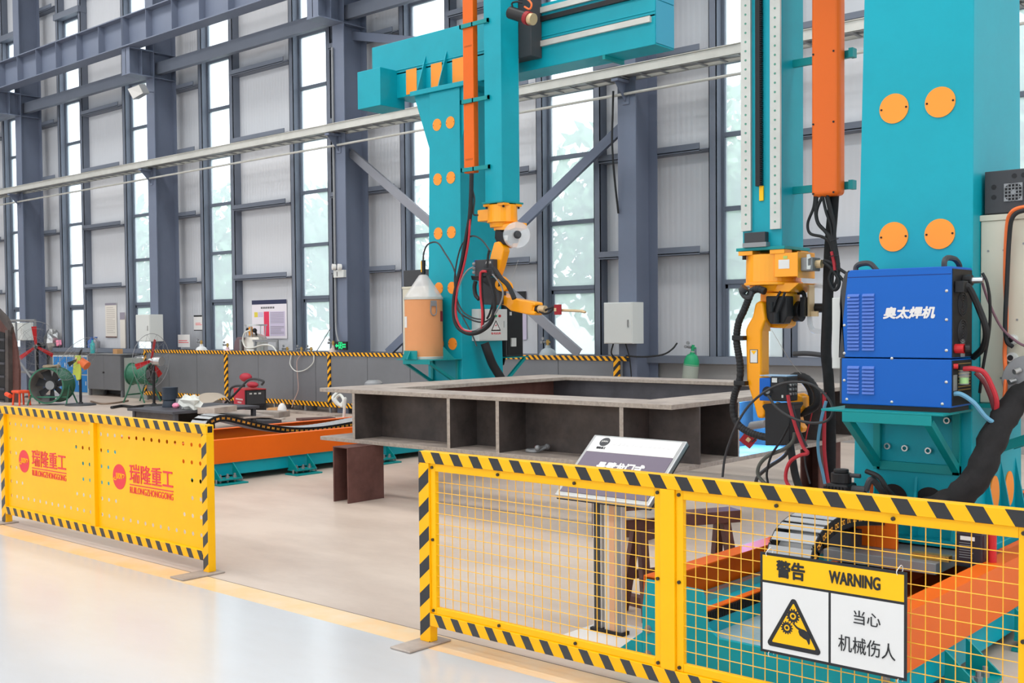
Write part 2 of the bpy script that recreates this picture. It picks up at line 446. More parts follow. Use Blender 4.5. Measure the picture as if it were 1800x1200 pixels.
brace(at(615, 268, Y=14.05), at(1018, 622, Y=14.05), mat('brace_light', (140, 142, 150), .5), 'trim_40')
brace(at(1090, 225, Y=14.2), at(680, 620, Y=14.2), STEELG, 'trim_41')
brace(at(610, 62, Y=14.15), at(730, 72, Y=14.15), STEELG, 'trim_42')

# cable tray along the columns
tr_ = empty('cable_tray', (-16, 13.7, 5.3), 'pale galvanised cable tray running along the steel columns below the crane girder', 'cable tray')
MB().bx(XL, -1, 13.49, 13.50, 5.34, 5.48).bx(XL, -1, 13.49, 13.53, 5.34, 5.345).bx(XL, -1, 13.47, 13.5, 5.475, 5.485).build('side_rail', GALV, tr_)
MB().bx(XL, -1, 13.87, 13.88, 5.34, 5.48).bx(XL, -1, 13.85, 13.88, 5.34, 5.345).build('side_rail', GALV, tr_)
b = MB(); x = XL+.2
while x < -1: b.bx(x, x+.04, 13.5, 13.87, 5.345, 5.36); x += .33
b.bx(XL, -1, 13.6, 13.82, 5.38, 5.43)
b.build('rung', GREY, tr_)
cp = MB().tube([(XL, 13.75, 5.13), (-1, 13.75, 5.13)], .022, smooth=False).build('conduit_pipe', GALV)
tag(cp, 'thin grey conduit pipe strung just under the long cable tray', 'pipe')
for i, c in enumerate(COLX):
    k = MB().bx(c+.1, c+.22, 13.5, 13.8, 5.29, 5.33).prism([(c+.15, 13.8, 5.0), (c+.15, 13.8, 5.3), (c+.15, 13.5, 5.3)], (.012, 0, 0)).bx(c+.1, c+.22, 13.785, 13.8, 4.98, 5.3)
    k.build('bracket', STEELG, tr_)
# hanging black cable beside the right column
tag(MB().tube([at(1078, 160, Y=13.7), at(1077, 200, Y=13.7), at(1076, 250, Y=13.68), at(1080, 310, Y=13.7), at(1087, 375, Y=13.78)], .016).build('hanging_cable', RUBBER), 'black cable hanging from the tray down beside the column', 'cable')

# ------------------------------------------------------------------ trees outside
LEAF = mat('leaf_green', (146, 190, 146), .6, noise=.4, scale=2); BARK = mat('bark', (110, 90, 74), .8)
def tree_mesh():
    b = MB()
    for k in range(1500):
        u, v = rnd.random()*2*PI, math.acos(2*rnd.random()-1); r = 1.9*(.35+.7*rnd.random())
        c = Vector((r*math.sin(v)*math.cos(u), r*math.sin(v)*math.sin(u), 3.6+1.45*r*math.cos(v)*.8))
        a = Vector((rnd.gauss(0, 1), rnd.gauss(0, 1), rnd.gauss(0, 1))).normalized(); d = a.orthogonal().normalized(); s = .10+.10*rnd.random()
        e = a.cross(d)
        b._f([b.bm.verts.new(c+d*s*1.5), b.bm.verts.new(c+e*s*.6), b.bm.verts.new(c-d*s*1.5), b.bm.verts.new(c-e*s*.6)])
    return b
r0 = empty('tree', (0, 0, 0), 'leafy green tree outside', 'tree')
tree_mesh().build('foliage', LEAF, r0)
MB().cyl((0, 0, 0), (0, 0, 2.2), .14, .1, 10).tube([(0, 0, 2.0), (.3, .1, 2.9), (.6, .2, 3.8)], .06).tube([(0, 0, 2.0), (-.3, -.2, 2.9), (-.5, .2, 4)], .06).build('trunk', BARK, r0)
TR = [(-10.0, 19.5, 1.0, 'leafy green tree outside the window right of the far gantry ram'), (-14.8, 20, 1.05, 'leafy green tree seen low through the window behind the far robot arm'), (-22.2, 19.5, 1.0, 'hazy green tree outside the window above the emergency exit sign'),
      (-27.0, 22.5, 1.1, 'hazy green tree outside the window between poster and gas vessel'), (-31.5, 21, 1.1, 'hazy pale tree outside the window above the grey cabinet'), (-36.2, 21.5, 1.1, 'hazy pale tree outside the window above the blue lockers'), (-13.6, 25.5, 1.35, 'taller green tree outside, further back right of the dark column'), (-5.6, 19.2, 1.2, 'bright green tree outside the window behind the near robot')]
for i, (x, y, s, lb) in enumerate(TR):
    t = r0 if i == 0 else copy_tree(r0)
    t.location = (x, y, -.05); t.scale = (s, s, s); t.rotation_euler = (0, 0, i*1.3); t['label'] = lb; t['group'] = 'trees outside the windows'
struct(MB().bx(-80, 20, 32, 32.3, -.05, 3.2), 'boundary_outside', mat('far_wall', (230, 232, 232), .8))

# ------------------------------------------------------------------ gas cylinder pen: grey sheet partition with hazard tape
pen = empty('hazard_tape_partition', (-16.5, 13.7, 0), 'long low grey sheet partition edged with yellow and black tape before the wall', 'partition')
PX0, PX1, PZ0, PZ1 = -23.6, -9.88, .16, 1.14
seams = [PX0, -22.55, -21.41, -20.24, -19.14, -17.98, -17.26, -16.83, -15.73, -14.57, -12.9, -11.14, PX1]
for a, c in zip(seams[:-1], seams[1:]):
    o = MB().bx(a+.006, c-.006, 13.70, 13.712, PZ0+.02, PZ1-.02).build('sheet_panel', PENP, pen)
TAPE = stripes('tape_rail', (250, 176, 20), (40, 38, 38), .115, 1, 1.0, .5)
TAPEV = stripes('tape_post', (250, 176, 20), (40, 38, 38), .14, 1.0, -1, .5)
MB().bx(PX0, PX1+.1, 13.68, 13.72, PZ1-.035, PZ1+.035).build('top_rail', TAPE, pen)
MB().bx(PX0, -14, 13.68, 13.72, PZ0-.045, PZ0+.045).bx(-14, PX1, 13.68, 13.72, PZ0-.045, PZ0+.045).build('bottom_rail', TAPE, pen)
for x, wd in ((-23.55, .08), (-20.28, .11), (-16.83, .08), (-9.98, .11)):
    MB().bx(x-wd/2, x+wd/2, 13.675, 13.725, PZ0, PZ1).build('post', TAPEV, pen)
for x in (-23.5, -22, -20.28, -18.6, -17.6, -16.83, -15, -13, -11.3, -9.98): MB().bx(x-.02, x+.02, 13.69, 13.73, 0, PZ0).build('foot', GREY, pen)

# ------------------------------------------------------------------ wall cabinets, posters, signs
def wallbox(name, label, c, x0, x1, y0, y1, z0, z1, m, hx=None, group=None):
    r = empty(name, ((x0+x1)/2, y1, z0), label, c, group)
    BX('body', m, r, x0, x1, y0+.012, y1, z0, z1, .006)
    d = BX('door', m, r, x0+.01, x1-.01, y0, y0+.013, z0+.01, z1-.01, .004)
    if hx is None: hx = x1-.07
    MB().bx(hx-.012, hx+.012, y0-.012, y0, (z0+z1)/2-.06, (z0+z1)/2+.05).build('handle', SILVER, d)
    return r
r = wallbox('electrical_cabinet', 'white electrical cabinet mounted on the brown-grey column right of the far robot', 'cabinet', -10.09, -9.56, 13.5, 13.8, 1.37, 1.99, WHITEC)
MB().tube([(-9.98, 13.6, 1.37), (-10.03, 13.62, 1.22), (-9.98, 13.7, 1.12)], .012).tube([(-9.75, 13.6, 1.37), (-9.7, 13.64, 1.1), (-9.72, 13.72, .6), (-9.74, 13.76, .1)], .01).build('cable', RUBBER, r)
p0 = at(238, 553, Y=13.45); p1 = at(259, 600, Y=13.45)
wallbox('electrical_cabinet', 'pale electrical cabinet on the column behind the pedestal fan with ring guard', 'cabinet', p0.x, p1.x+.1, 13.45, 13.8, p1.z, p0.z, WHITEC)
p0 = at(22, 567, Y=13.5); p1 = at(40, 598, Y=13.5)
wallbox('electrical_cabinet', 'pale electrical cabinet on the leftmost column above the red fan blades', 'cabinet', p0.x-.2, p1.x, 13.5, 13.8, p1.z, p0.z, WHITEC)

def poster(label, c0, c1, Y, head, body, extra):
    a = at(c0[0], c0[1], Y=Y); c = at(c1[0], c1[1], Y=Y)
    r = empty('wall_poster', ((a.x+c.x)/2, Y, c.z), label, 'poster')
    W, H = c.x-a.x, a.z-c.z
    BX('sheet', body, r, a.x, c.x, Y-.006, Y, c.z, a.z, 0)
    extra(r, a, c, W, H, Y-.0065); return r
def pr(r, x0, x1, z0, z1, y, m, name='print'): return MB().bx(x0, x1, y-.0015, y, z0, z1).build(name, m, r)
NAVY = mat('poster_navy', (50, 54, 84), .5); PPALE = mat('poster_paper', (232, 226, 232), .5); PLIL = mat('poster_lilac', (206, 196, 218), .5); PYEL = mat('poster_yellow', (226, 208, 80), .5); PRED = mat('poster_red', (226, 60, 92), .5); PCREAM = mat('poster_cream', (226, 220, 210), .6); PINK = mat('poster_grey_text', (150, 144, 156), .6)
def lines(r, x0, x1, z0, z1, n, y, m=PINK):
    b = MB(); h = (z1-z0)/n
    for i in range(n):
        e = x1 if rnd.random() < .7 else x0+(x1-x0)*(.4+.5*rnd.random())
        b.bx(x0, e, y-.0015, y, z1-h*i-h*.35, z1-h*i)
    b.build('text_lines', m, r)
def ex1(r, a, c, W, H, y):
    pr(r, a.x, c.x, a.z-.11*H, a.z, y, NAVY, 'header_band'); pr(r, a.x+.07*W, a.x+.17*W, a.z-.44*H, a.z-.31*H, y, PYEL); pr(r, a.x+.18*W, a.x+.33*W, a.z-.44*H, a.z-.31*H, y, PLIL)
    pr(r, a.x+.35*W, a.x+.5*W, a.z-.94*H, a.z-.30*H, y, PRED); pr(r, a.x+.52*W, a.x+.95*W, a.z-.93*H, a.z-.30*H, y, PLIL)
    b = MB()
    for i in range(8): b.bx(a.x+(.27+.05*i)*W, a.x+(.3+.05*i)*W, y-.0015, y, a.z-.225*H, a.z-.175*H)
    b.build('title_characters', INK, r); lines(r, a.x+.54*W, a.x+.92*W, a.z-.62*H, a.z-.33*H, 8, y-.002); lines(r, a.x+.54*W, a.x+.92*W, a.z-.9*H, a.z-.68*H, 6, y-.002)
poster('lilac and white notice poster with navy header and red block left of the exit sign', (443, 528), (505, 595), 14.585, 0, PPALE, ex1)
def ex2(r, a, c, W, H, y):
    pr(r, a.x, c.x, a.z-.06*H, a.z, y, PINK, 'header_band'); lines(r, a.x+.12*W, a.x+.85*W, a.z-.9*H, a.z-.12*H, 14, y, mat('faded_text', (196, 188, 180), .6)); pr(r, a.x, c.x, c.z, c.z+.03*H, y, RUSTY, 'bottom_strip')
poster('tall cream notice poster of faded text left of the pale column cabinet', (185, 533), (206, 593), 14.585, 0, PCREAM, ex2)
def ex3(r, a, c, W, H, y):
    pr(r, a.x, c.x, a.z-.1*H, a.z, y, INK, 'top_strip'); pr(r, a.x, c.x, c.z, c.z+.06*H, y, INK, 'bottom_strip'); lines(r, a.x+.2*W, a.x+.95*W, a.z-.7*H, a.z-.5*H, 2, y, LOGOR)
poster('small white notice with red writing hung beside the window stud', (341, 554), (356, 581), 14.4, 0, WHITE, ex3)
def ex4(r, a, c, W, H, y): lines(r, a.x+.05*W, a.x+.9*W, a.z-.75*H, a.z-.45*H, 2, y, LOGOR)
poster('white notice board with red writing standing behind the partition by the dark column', (313, 588), (334, 610), 14.2, 0, WHITE, ex4)
def ex5(r, a, c, W, H, y): pr(r, a.x, c.x, a.z-.17*H, a.z, y, INK, 'header_band'); lines(r, a.x+.1*W, a.x+.8*W, a.z-.9*H, a.z-.35*H, 12, y)
poster('lilac notice poster with dark header behind the far robot forearm', (888, 513), (926, 597), 14.585, 0, PLIL, ex5)
def ex6(r, a, c, W, H, y): pr(r, a.x, c.x, a.z-.2*H, a.z, y, PINK, 'header_band')
poster('pale paper sheet with grey heading hanging right of the tall cream notice', (211, 549), (221, 612), 14.5, 0, PCREAM, ex6)

c3 = COLX[2]; 
el = empty('emergency_light', (c3+.17, 13.8, at(597, 486, Y=13.78).z), 'white twin-head emergency light on the column above the green exit sign', 'emergency light')
a = at(588, 475, Y=13.76); c = at(606, 487, Y=13.76)
BX('body', WHITEC, el, a.x, c.x, 13.73, 13.8, c.z, a.z)
pr(el, a.x+.1, a.x+.12, c.z+.02, a.z-.03, 13.73, INK, 'switch')
for x in (590, 600):
    q = at(x, 469, Y=13.74); MB().cyl(q, q+Vector((-.03, -.06, 0)), .055, .06).build('lamp_head', LAMPW, el, smooth=True)
ex = empty('exit_sign', (c3+.3, 13.68, at(598, 615, Y=13.68).z), 'small black exit sign with lit green arrow and running figure at the column foot', 'exit sign')
a = at(588, 600, Y=13.68); c = at(609, 615, Y=13.68); BX('case', BLACK, ex, a.x, c.x, 13.68, 13.72, c.z, a.z)
W, H = c.x-a.x, a.z-c.z
gx = lambda u: a.x+u*W
gz = lambda v: c.z+v*H
MB().prism([(gx(.06), 13.678, gz(.5)), (gx(.2), 13.678, gz(.75)), (gx(.2), 13.678, gz(.6)), (gx(.33), 13.678, gz(.6)), (gx(.33), 13.678, gz(.4)), (gx(.2), 13.678, gz(.4)), (gx(.2), 13.678, gz(.25))], (0, -.002, 0)).bx(gx(.36), gx(.66), 13.676, 13.678, gz(.85), gz(.92)).bx(gx(.36), gx(.4), 13.676, 13.678, gz(.08), gz(.9)).bx(gx(.62), gx(.66), 13.676, 13.678, gz(.08), gz(.9)).cyl((gx(.52), 13.678, gz(.75)), (gx(.52), 13.676, gz(.75)), H*.08).bar((gx(.52), 13.677, gz(.66)), (gx(.48), 13.677, gz(.4)), .002, H*.14).bar((gx(.48), 13.677, gz(.42)), (gx(.56), 13.677, gz(.12)), .002, H*.1).bar((gx(.48), 13.677, gz(.42)), (gx(.42), 13.677, gz(.2)), .002, H*.1).bar((gx(.43), 13.677, gz(.6)), (gx(.6), 13.677, gz(.52)), .002, H*.08).build('pictogram', GREENG, ex)
b = MB()
for i in range(2):
    for j in range(3): b.bx(gx(.7+.09*j), gx(.76+.09*j), 13.676, 13.678, gz(.28+.28*i), gz(.46+.28*i))
b.build('lettering', GREENG, ex)
cond = MB().tube([(c3+.03, 13.77, 7.0), (c3+.03, 13.77, 1.75)], .022, smooth=False).tube([(c3+.03, 13.77, 1.75), (c3+.06, 13.75, 1.6), (c3+.16, 13.72, 1.4), (c3+.36, 13.7, 1.22)], .018).build('conduit', GREY)
tag(cond, 'grey conduit running down the column edge to the exit sign', 'conduit')
fl = empty('flood_lamp', at(252, 160, Y=13.45), 'square floodlight under the crane corbel, tilted toward the hall', 'floodlight')
A_, B_, C_, D_ = at(224, 156, Y=13.2), at(245, 148, Y=13.2), at(253, 164, Y=13.3), at(234, 175, Y=13.3)
n_ = (B_-A_).cross(D_-A_).normalized()
MB().hexa([A_, B_, C_, D_]+[p+Vector((.04, .12, .02)) for p in (A_, B_, C_, D_)]).build('housing', GREY, fl)
MB().hexa([p.lerp((A_+C_)/2, .1)+Vector((0, -.012, -.004)) for p in (A_, B_, C_, D_)]+[p.lerp((A_+C_)/2, .1) for p in (A_, B_, C_, D_)]).build('lens', LAMPW, fl)
MB().bar((A_+C_)/2+Vector((.05, .12, 0)), (c2x := COLX[3]+.3, 13.82, at(262, 164, Y=13.8).z), .03, .02).build('bracket', STEELG, fl)

# ------------------------------------------------------------------ mesh safety fence in front
HX = stripes('rail_stripes', (255, 184, 0), (48, 47, 48), .135, 1.0, .62, .47, .12)
HXB = stripes('lower_rail_stripes', (255, 184, 0), (62, 62, 64), .118, 1.0, .62, .45, .3)
HP = stripes('post_stripes', (255, 184, 0), (48, 48, 50), .15, -.85, 1.0, .5, .05)
BOLT = mat('bolt_dark', (64, 58, 50), .5, .4)
FY = 3.98
fr = empty('mesh_safety_fence', (-2.64, FY+.03, 0), 'yellow wire mesh safety fence with black striped rails standing in front of the near gantry', 'safety fence')
def fbox(name, x0, x1, z0, z1, st=None, y0=FY, y1=FY+.055, parent=None, m=FYEL):
    o = MB().bx(x0, x1, y0, y1, z0, z1).build(name, m, parent or fr, .003)
    if st: front_stripes(o, st)
    return o
fx0, fx1 = -4.18, -1.10
fbox('top_rail', fx0, fx1, .945, 1.005, HX)
fbox('bottom_rail', fx0+.075, fx1-.075, .10, .165, HXB)
fbox('post', fx0, fx0+.075, .012, .945, HP); fbox('post', -2.678, -2.605, .165, .945); fbox('post', fx1-.075, fx1, .012, .945, HP)
for k, (a, c) in enumerate(((-4.105, -2.678), (-2.605, -1.175))):
    b = MB(); y0, y1 = FY+.012, FY+.04
    b.bx(a, a+.036, y0, y1, .165, .945).bx(c-.036, c, y0, y1, .165, .945).bx(a+.036, c-.036, y0, y1, .905, .945).bx(a+.036, c-.036, y0, y1, .165, .2)
    pf = b.build('panel_frame', FYEL, fr, .003)
    b = MB(); n = 25; m_ = 13
    for i in range(1, n): x = a+.036+(c-a-.072)*i/n; b.cyl((x, FY+.026, .2), (x, FY+.026, .905), .0021, n=6)
    for j in range(1, m_): z = .2+.705*j/m_; b.cyl((a+.036, FY+.022, z), (c-.036, FY+.022, z), .0021, n=6)
    b.build('wire_mesh', FWIRE, pf)
    for x in (a+.018, (2*a+c)/3, (a+2*c)/3, c-.018):
        for z in ((.925, .182) if x not in (a+.018, c-.018) else (.925, .182, .55)):
            MB().cyl((x, FY+.012, z), (x, FY+.004, z), .008, n=8).build('bolt', BOLT, pf)
for x in (fx0+.037, fx1-.037):
    MB().bx(x-.075, x+.075, 3.80, 4.10, 0, .012).build('base_plate', RAWST, fr, .006)

# warning sign tied to the mesh
sg = empty('warning_sign', (-1.88, 3.955, .34), 'warning sign with gear and hand triangle tied to the wire mesh fence', 'warning sign')
sx0, sx1, sz0, sz1 = -2.18, -1.584, .34, .741
SY = 3.955
BX('backing', INK, sg, sx0, sx1, SY-.003, SY, sz0, sz1, 0)
def sp_(x0, x1, z0, z1, m, name, lift=.0006): return MB().bx(x0, x1, SY-.003-lift, SY-.003, z0, z1).build(name, m, sg)
sp_(sx0+.011, sx1-.011, .630, sz1-.011, SIGNY, 'header_panel')
sp_(sx0+.011, -1.889, sz0+.011, .620, WHITE, 'symbol_panel'); sp_(-1.879, sx1-.011, sz0+.011, .620, WHITE, 'text_panel')
TY = SY-.0046
text('警告', sg, (-2.047, TY, .683), .118, .066, INK, bold=.03)
text('WARNING', sg, (-1.785, TY, .683), .20, .046, INK, bold=.035)
text('当心', sg, (-1.735, TY, .545), .104, .052, INK)
text('机械伤人', sg, (-1.737, TY, .437), .222, .062, INK)
def rtri(cx, cz, w, h, r, y, th, m, name):
    P = [Vector((cx-w/2, 0, cz-h/2)), Vector((cx+w/2, 0, cz-h/2)), Vector((cx, 0, cz+h/2))]; cen = sum(P, Vector())/3; out = []
    for i in range(3):
        p = P[i]; a = (P[i-1]-p).normalized(); c = (P[(i+1) % 3]-p).normalized(); bis = (a+c).normalized(); half = a.angle(c)/2
        o = p+bis*(r/math.sin(half)); s0 = (p+a*(r/math.tan(half))-o); s1 = (p+c*(r/math.tan(half))-o)
        for k in range(6):
            out.append(o+s0.lerp(s1, k/5).normalized()*r)
    return MB().prism([(q.x, y, q.z) for q in out], (0, -th, 0)).build(name, m, sg)
rtri(-2.034, .478, .244, .216, .013, TY+.0004, .0008, INK, 'triangle_border'); rtri(-2.034, .472, .188, .168, .003, TY-.0004, .0008, SIGNY, 'triangle')
def gear(cx, cz, r, n, y):
    P = []
    for i in range(n):
        for da, rr in ((-.28, .8), (-.2, 1), (.2, 1), (.28, .8)):
            t = 2*PI*(i+da)/n; P.append((r*rr*math.cos(t), r*rr*math.sin(t)))
    curve2d([P, circ(0, 0, r*.46, 20)], 'gear_symbol', INK, sg, (cx, y, cz), (1, 0, 0), (0, 0, 1), .001)
    curve2d([circ(0, 0, r*.24, 16)], 'gear_symbol', INK, sg, (cx, y, cz), (1, 0, 0), (0, 0, 1), .001)
gear(-2.036, .505, .029, 14, TY-.0016); gear(-2.062, .455, .026, 14, TY-.0016)
hd = [(-2.036, .487), (-2.026, .480), (-2.018, .474), (-2.004, .470), (-1.992, .468), (-1.980, .462), (-1.971, .450), (-1.972, .424), (-1.976, .418), (-1.984, .434), (-1.996, .438), (-2.010, .446), (-2.015, .458), (-2.014, .464), (-2.024, .470), (-2.036, .482)]
MB().prism([(p[0], TY-.0012, p[1]) for p in [((u+2.034)*1.12-2.034, (v-.478)*1.12+.470) for u, v in hd]], (0, -.0008, 0)).build('hand_symbol', INK, sg)
for x, z in ((sx0+.03, sz1), (sx1-.035, sz1), (sx0+.04, sz0), (sx1-.03, sz0)):
    MB().tube([(x, SY-.006, z-.014), (x-.002, SY-.007, z), (x, SY+.03, z+.016), (x+.002, SY+.04, z-.002), (x, SY+.03, z-.014)], .0016, n=5).build('cable_tie', WHITE, sg)

# ------------------------------------------------------------------ perforated sheet fence on the left
LY = 4.18
lf = empty('sheet_safety_fence', (-8, LY+.03, 0), 'yellow perforated sheet safety fence with red lettering in front of the far gantry rail', 'safety fence')
lx0, lx1, lm = -9.56, -6.437, -7.985
def lbox(*a, **k): return fbox(*a, parent=lf, y0=LY, y1=LY+.06, **k)
HXL = stripes('left_rail_stripes', (255, 184, 0), (52, 52, 54), .132, 1.0, .62, .45, .5)
HPL = stripes('left_post_stripes', (255, 184, 0), (60, 60, 62), .15, -.85, 1.0, .5, .4)
lbox('top_rail', lx0, lx1, .942, 1.005, HXL); lbox('bottom_rail', lx0+.07, lx1-.06, .085, .15, HXL)
lbox('post', lx0, lx0+.07, .012, .942, HPL); lbox('post', lx1-.062, lx1, .012, .942, HPL); lbox('post', lm-.03, lm+.03, .15, .942)
MB().bx(lx1, lx1+.001, LY+.012, LY+.048, .952, .995).build('tube_end', BLACK, lf)
for a, c in ((lx0+.07, lm-.03), (lm+.03, lx1-.062)):
    W = c-a; xs = [.06+(W-.12)*i/13 for i in range(14)]; zs = [.245+.1225*j for j in range(6)]
    H = [[(a, .15), (c, .15), (c, .942), (a, .942)]]
    for j, z in enumerate(zs):
        idx = range(14) if j in (0, 5) else ((0, 1, 2, 11, 12, 13) if j in (1, 4) else (0, 1, 12, 13))
        for i in idx: H.append(circ(a+xs[i], z, .015, 12))
    sh = curve2d(H, 'perforated_sheet', FYEL, lf, (0, LY+.03, 0), (1, 0, 0), (0, 0, 1), .002)
    ecx = a+.42*W-.20 if a < lm-.5 else a+.30*W-.06
    y = LY+.028
    ex_, tx = ((-7.63, -7.19) if a > -9 else (-9.18, -8.742))
    MB().cyl((ex_, y, .555), (ex_, y-.001, .555), .094, n=36).build('logo_disc', LOGOR, sh)
    text('JUION', sh, (ex_-.002, y-.002, .555), .088, .056, FYEL, bold=.006)
    MB().tube([(ex_-.058, y-.002, .55), (ex_-.076, y-.002, .534), (ex_-.048, y-.002, .528)], .004, n=5).tube([(ex_+.048, y-.002, .575), (ex_+.074, y-.002, .574), (ex_+.064, y-.002, .552)], .004, n=5).build('logo_flourish', FYEL, sh)
    text('瑞隆重工', sh, (tx, y-.001, .597), .58, .135, LOGOR, bold=.008)
    MB().bx(tx-.295, tx+.295, y-.001, y, .508, .516).build('underline', LOGOR, sh)
    text('RUILONGZHONGGONG', sh, (tx, y-.001, .473), .58, .048, LOGOR)
for x in (lx0+.03, lx1-.03):
    MB().bx(x-.08, x+.08, 3.955, 4.28, 0, .012).build('base_plate', RAWST, lf, .006)

# ------------------------------------------------------------------ welded steel frame (the workpiece)
wf = empty('welded_steel_frame', (-6.7, 8.8, .525), 'big dark welded rectangular I-beam steel frame lying on brown supports', 'steel frame')
ox0, ox1, oy0, oy1 = -8.80, -4.62, 7.03, 10.58
ix0, ix1, iy0, iy1 = -8.15, -5.10, 7.45, 10.17
def ringplate(z0, z1, name):
    b = MB()
    b.bx(ox0, ox1, oy0, iy0, z0, z1).bx(ox0, ox1, iy1, oy1, z0, z1).bx(ox0, ix0, iy0, iy1, z0, z1).bx(ix1, ox1, iy0, iy1, z0, z1)
    return b.build(name, [RAWST], wf, .003)
def edgemat(o):
    o.data.materials.append(EDGE)
    for p in o.data.polygons:
        if abs(p.normal.z) < .5: p.material_index = 1
edgemat(ringplate(1.008, 1.046, 'top_flange')); edgemat(ringplate(.525, .562, 'bottom_flange'))
zb, zt = .562, 1.008
BX('front_web', MILL, wf, -8.42, ox1+.02, 7.385, 7.405, zb, zt, 0)
BX('back_web', DARKST, wf, -8.42, -5.02, 10.24, 10.26, zb, zt, 0)
BX('left_web', RUSTY, wf, -8.42, -8.40, 7.405, 10.24, zb, zt, 0)
BX('right_web', MILL, wf, -5.02, -5.0, 7.405, 10.24, zb, zt, 0)
for x in (-8.288, -6.99, -6.398, -5.088):
    o = BX('stiffener', MILL, wf, x-.019, x+.019, oy0+.004, 7.385, zb, zt, 0); edgemat(o)
    for p in o.data.polygons: p.material_index = 1 if p.normal.y < -.5 else 0
for yv in (8.03, 8.95, 9.6, 10.25):
    o = BX('stiffener', MILL, wf, -5.0, ox1-.004, yv-.012, yv+.012, zb, zt, 0); edgemat(o)
    for p in o.data.polygons: p.material_index = 1 if p.normal.x > .5 else 0
for yv in (7.9, 8.8, 9.7): BX('stiffener', MILL, wf, ox0+.004, -8.42, yv-.012, yv+.012, zb, zt, 0)
for x in (-7.6, -6.3, -5.4): BX('stiffener', MILL, wf, x-.012, x+.012, 10.26, oy1-.004, zb, zt, 0)
# supports: short brown I-beam stubs
def support(x0, x1, y0, y1, h, label):
    b = MB(); t = .016
    b.bx(x0, x0+t, y0, y1, 0, h).bx(x1-t, x1, y0, y1, 0, h).bx(x0+t, x1-t, (y0+y1)/2-.006, (y0+y1)/2+.006, 0, h-.01)
    b.bx(x0, x1, y0, y1, h-.006, h+.004)
    o = b.build('beam_stub_support', RUSTY, None, .002); o.data.materials.append(EDGE)
    return tag(o, label, 'support', 'beam stubs under the steel frame')
support(-8.22, -8.0, 6.715, 7.16, .521, 'brown I-beam stub under the front left corner of the steel frame')
support(-5.22, -4.82, 6.82, 7.2, .521, 'brown I-beam stub behind the lectern post and steel trestle')
support(-4.95, -4.75, 9.75, 10.2, .521, 'brown I-beam stub under the frame beside the near robot cable sleeve')
support(-8.3, -8.0, 10.0, 10.4, .521, 'brown I-beam stub under the rear left corner of the steel frame')

# shackle, oddments lying on the frame
sh_ = empty('lifting_shackle', at(942, 790, Y=7.2), 'steel lifting shackle with pin lying on the lower flange of the frame', 'shackle')
zq = .578
q0 = at(942, 792, Z=zq)
MB().tube([q0+Vector((.07, .05, .03)), q0+Vector((.02, -.02, .0)), q0+Vector((-.06, -.04, 0)), q0+Vector((-.09, .01, 0)), q0+Vector((-.05, .06, .0)), q0+Vector((.03, .06, .02))], .015).build('bow', GREY, sh_, smooth=True)
MB().cyl(q0+Vector((.045, -.03, .03)), q0+Vector((.05, .1, .03)), .014).sph(q0+Vector((.045, -.03, .03)), .026).sph(q0+Vector((.05, .09, .03)), .026).build('pin', GREY, sh_, smooth=True)
tag(MB().tube([q0+Vector((-.08, .10, .0)), q0+Vector((-.09, .1, .02)), q0+Vector((-.07, .1, .03))], .007).build('red_tag', RED), 'small red tag by the lifting shackle on the frame flange', 'tag')
q = at(657, 677, Z=1.046)
tag(MB().lathe(at(657, 674, Y=9.4)-Vector((0, 0, .02)), [(.12, -1.0), (.12, 0), (.115, .03), (.08, .06), (.06, .065)], 20).build('motor_housing', GREY, None, smooth=True), 'grey domed motor cap sticking up behind the left rim of the frame', 'motor')
tag(MB().tube([at(592, 690, Y=9.6), at(585, 700, Y=9.5), at(596, 712, Y=9.55), at(604, 704, Y=9.6), at(598, 694, Y=9.65), at(590, 702, Y=9.6), at(602, 714, Y=9.55), at(607, 700, Y=9.5), at(606, 712, Y=9.5), at(604, 745, Y=9.5), (at(604, 745, Y=9.5).x, 9.5, .0)], .02).build('pale_hose_coil', HOSEW), 'bunch of pale hoses behind the left end of the frame', 'hose')

# ------------------------------------------------------------------ lectern-like information stand
lc = empty('information_stand', (-3.43, 4.67, 0), 'tilted information board on a twin aluminium post behind the mesh fence', 'information stand')
BX('base_plate', WHITE, lc, -3.635, -3.23, 4.47, 4.87, .0, .03, .004)
MB().bx(-3.635, -3.23, 4.468, 4.47, 0, .026).build('base_edge', INK, lc)
ALP = mat('aluminium_profile', (214, 212, 208), .4, .2)
BX('rear_post', ALP, lc, -3.562, -3.505, 4.66, 4.70, .03, .86, .003)
BX('post_groove_reflection', DGREY, lc, -3.552, -3.512, 4.657, 4.661, .04, .85, 0)
BX('post', ALP, lc, -3.484, -3.37, 4.655, 4.70, .03, .86, .004)
BX('post_groove_reflection', mat('profile_reflection', (226, 176, 138), .5), lc, -3.448, -3.415, 4.652, 4.656, .04, .85, 0); BX('post_groove_reflection', GREY, lc, -3.398, -3.376, 4.652, 4.656, .04, .85, 0)  # tan strip is a warm reflection painted on the aluminium post
BX('post_foot', BLACK, lc, -3.57, -3.36, 4.64, 4.71, .03, .05, .003)
TL, TRr = at(1045, 763, Y=4.9), at(1208, 784, Y=4.9)
xd = Vector((1, 0, 0)); bl = Vector((TL.x, 4.545, .755)); yd = (Vector((TL.x, 4.9, TL.z))-bl).normalized(); Hb = (Vector((TL.x, 4.9, TL.z))-bl).length; Wb = .602
nd = xd.cross(yd)
cb = bl+xd*Wb/2+yd*Hb/2
Mb = Matrix((xd, yd, nd)).transposed()
MB().obx(cb-nd*.017, (Wb, Hb, .03), Mb).build('board_frame', SILVER, lc, .004)
MB().obx(cb-nd*.034, (Wb+.002, Hb+.002, .006), Mb).build('board_back', BLACK, lc)
def onb(u, v, lift=.0): return bl+xd*Wb*u+yd*Hb*v+nd*lift
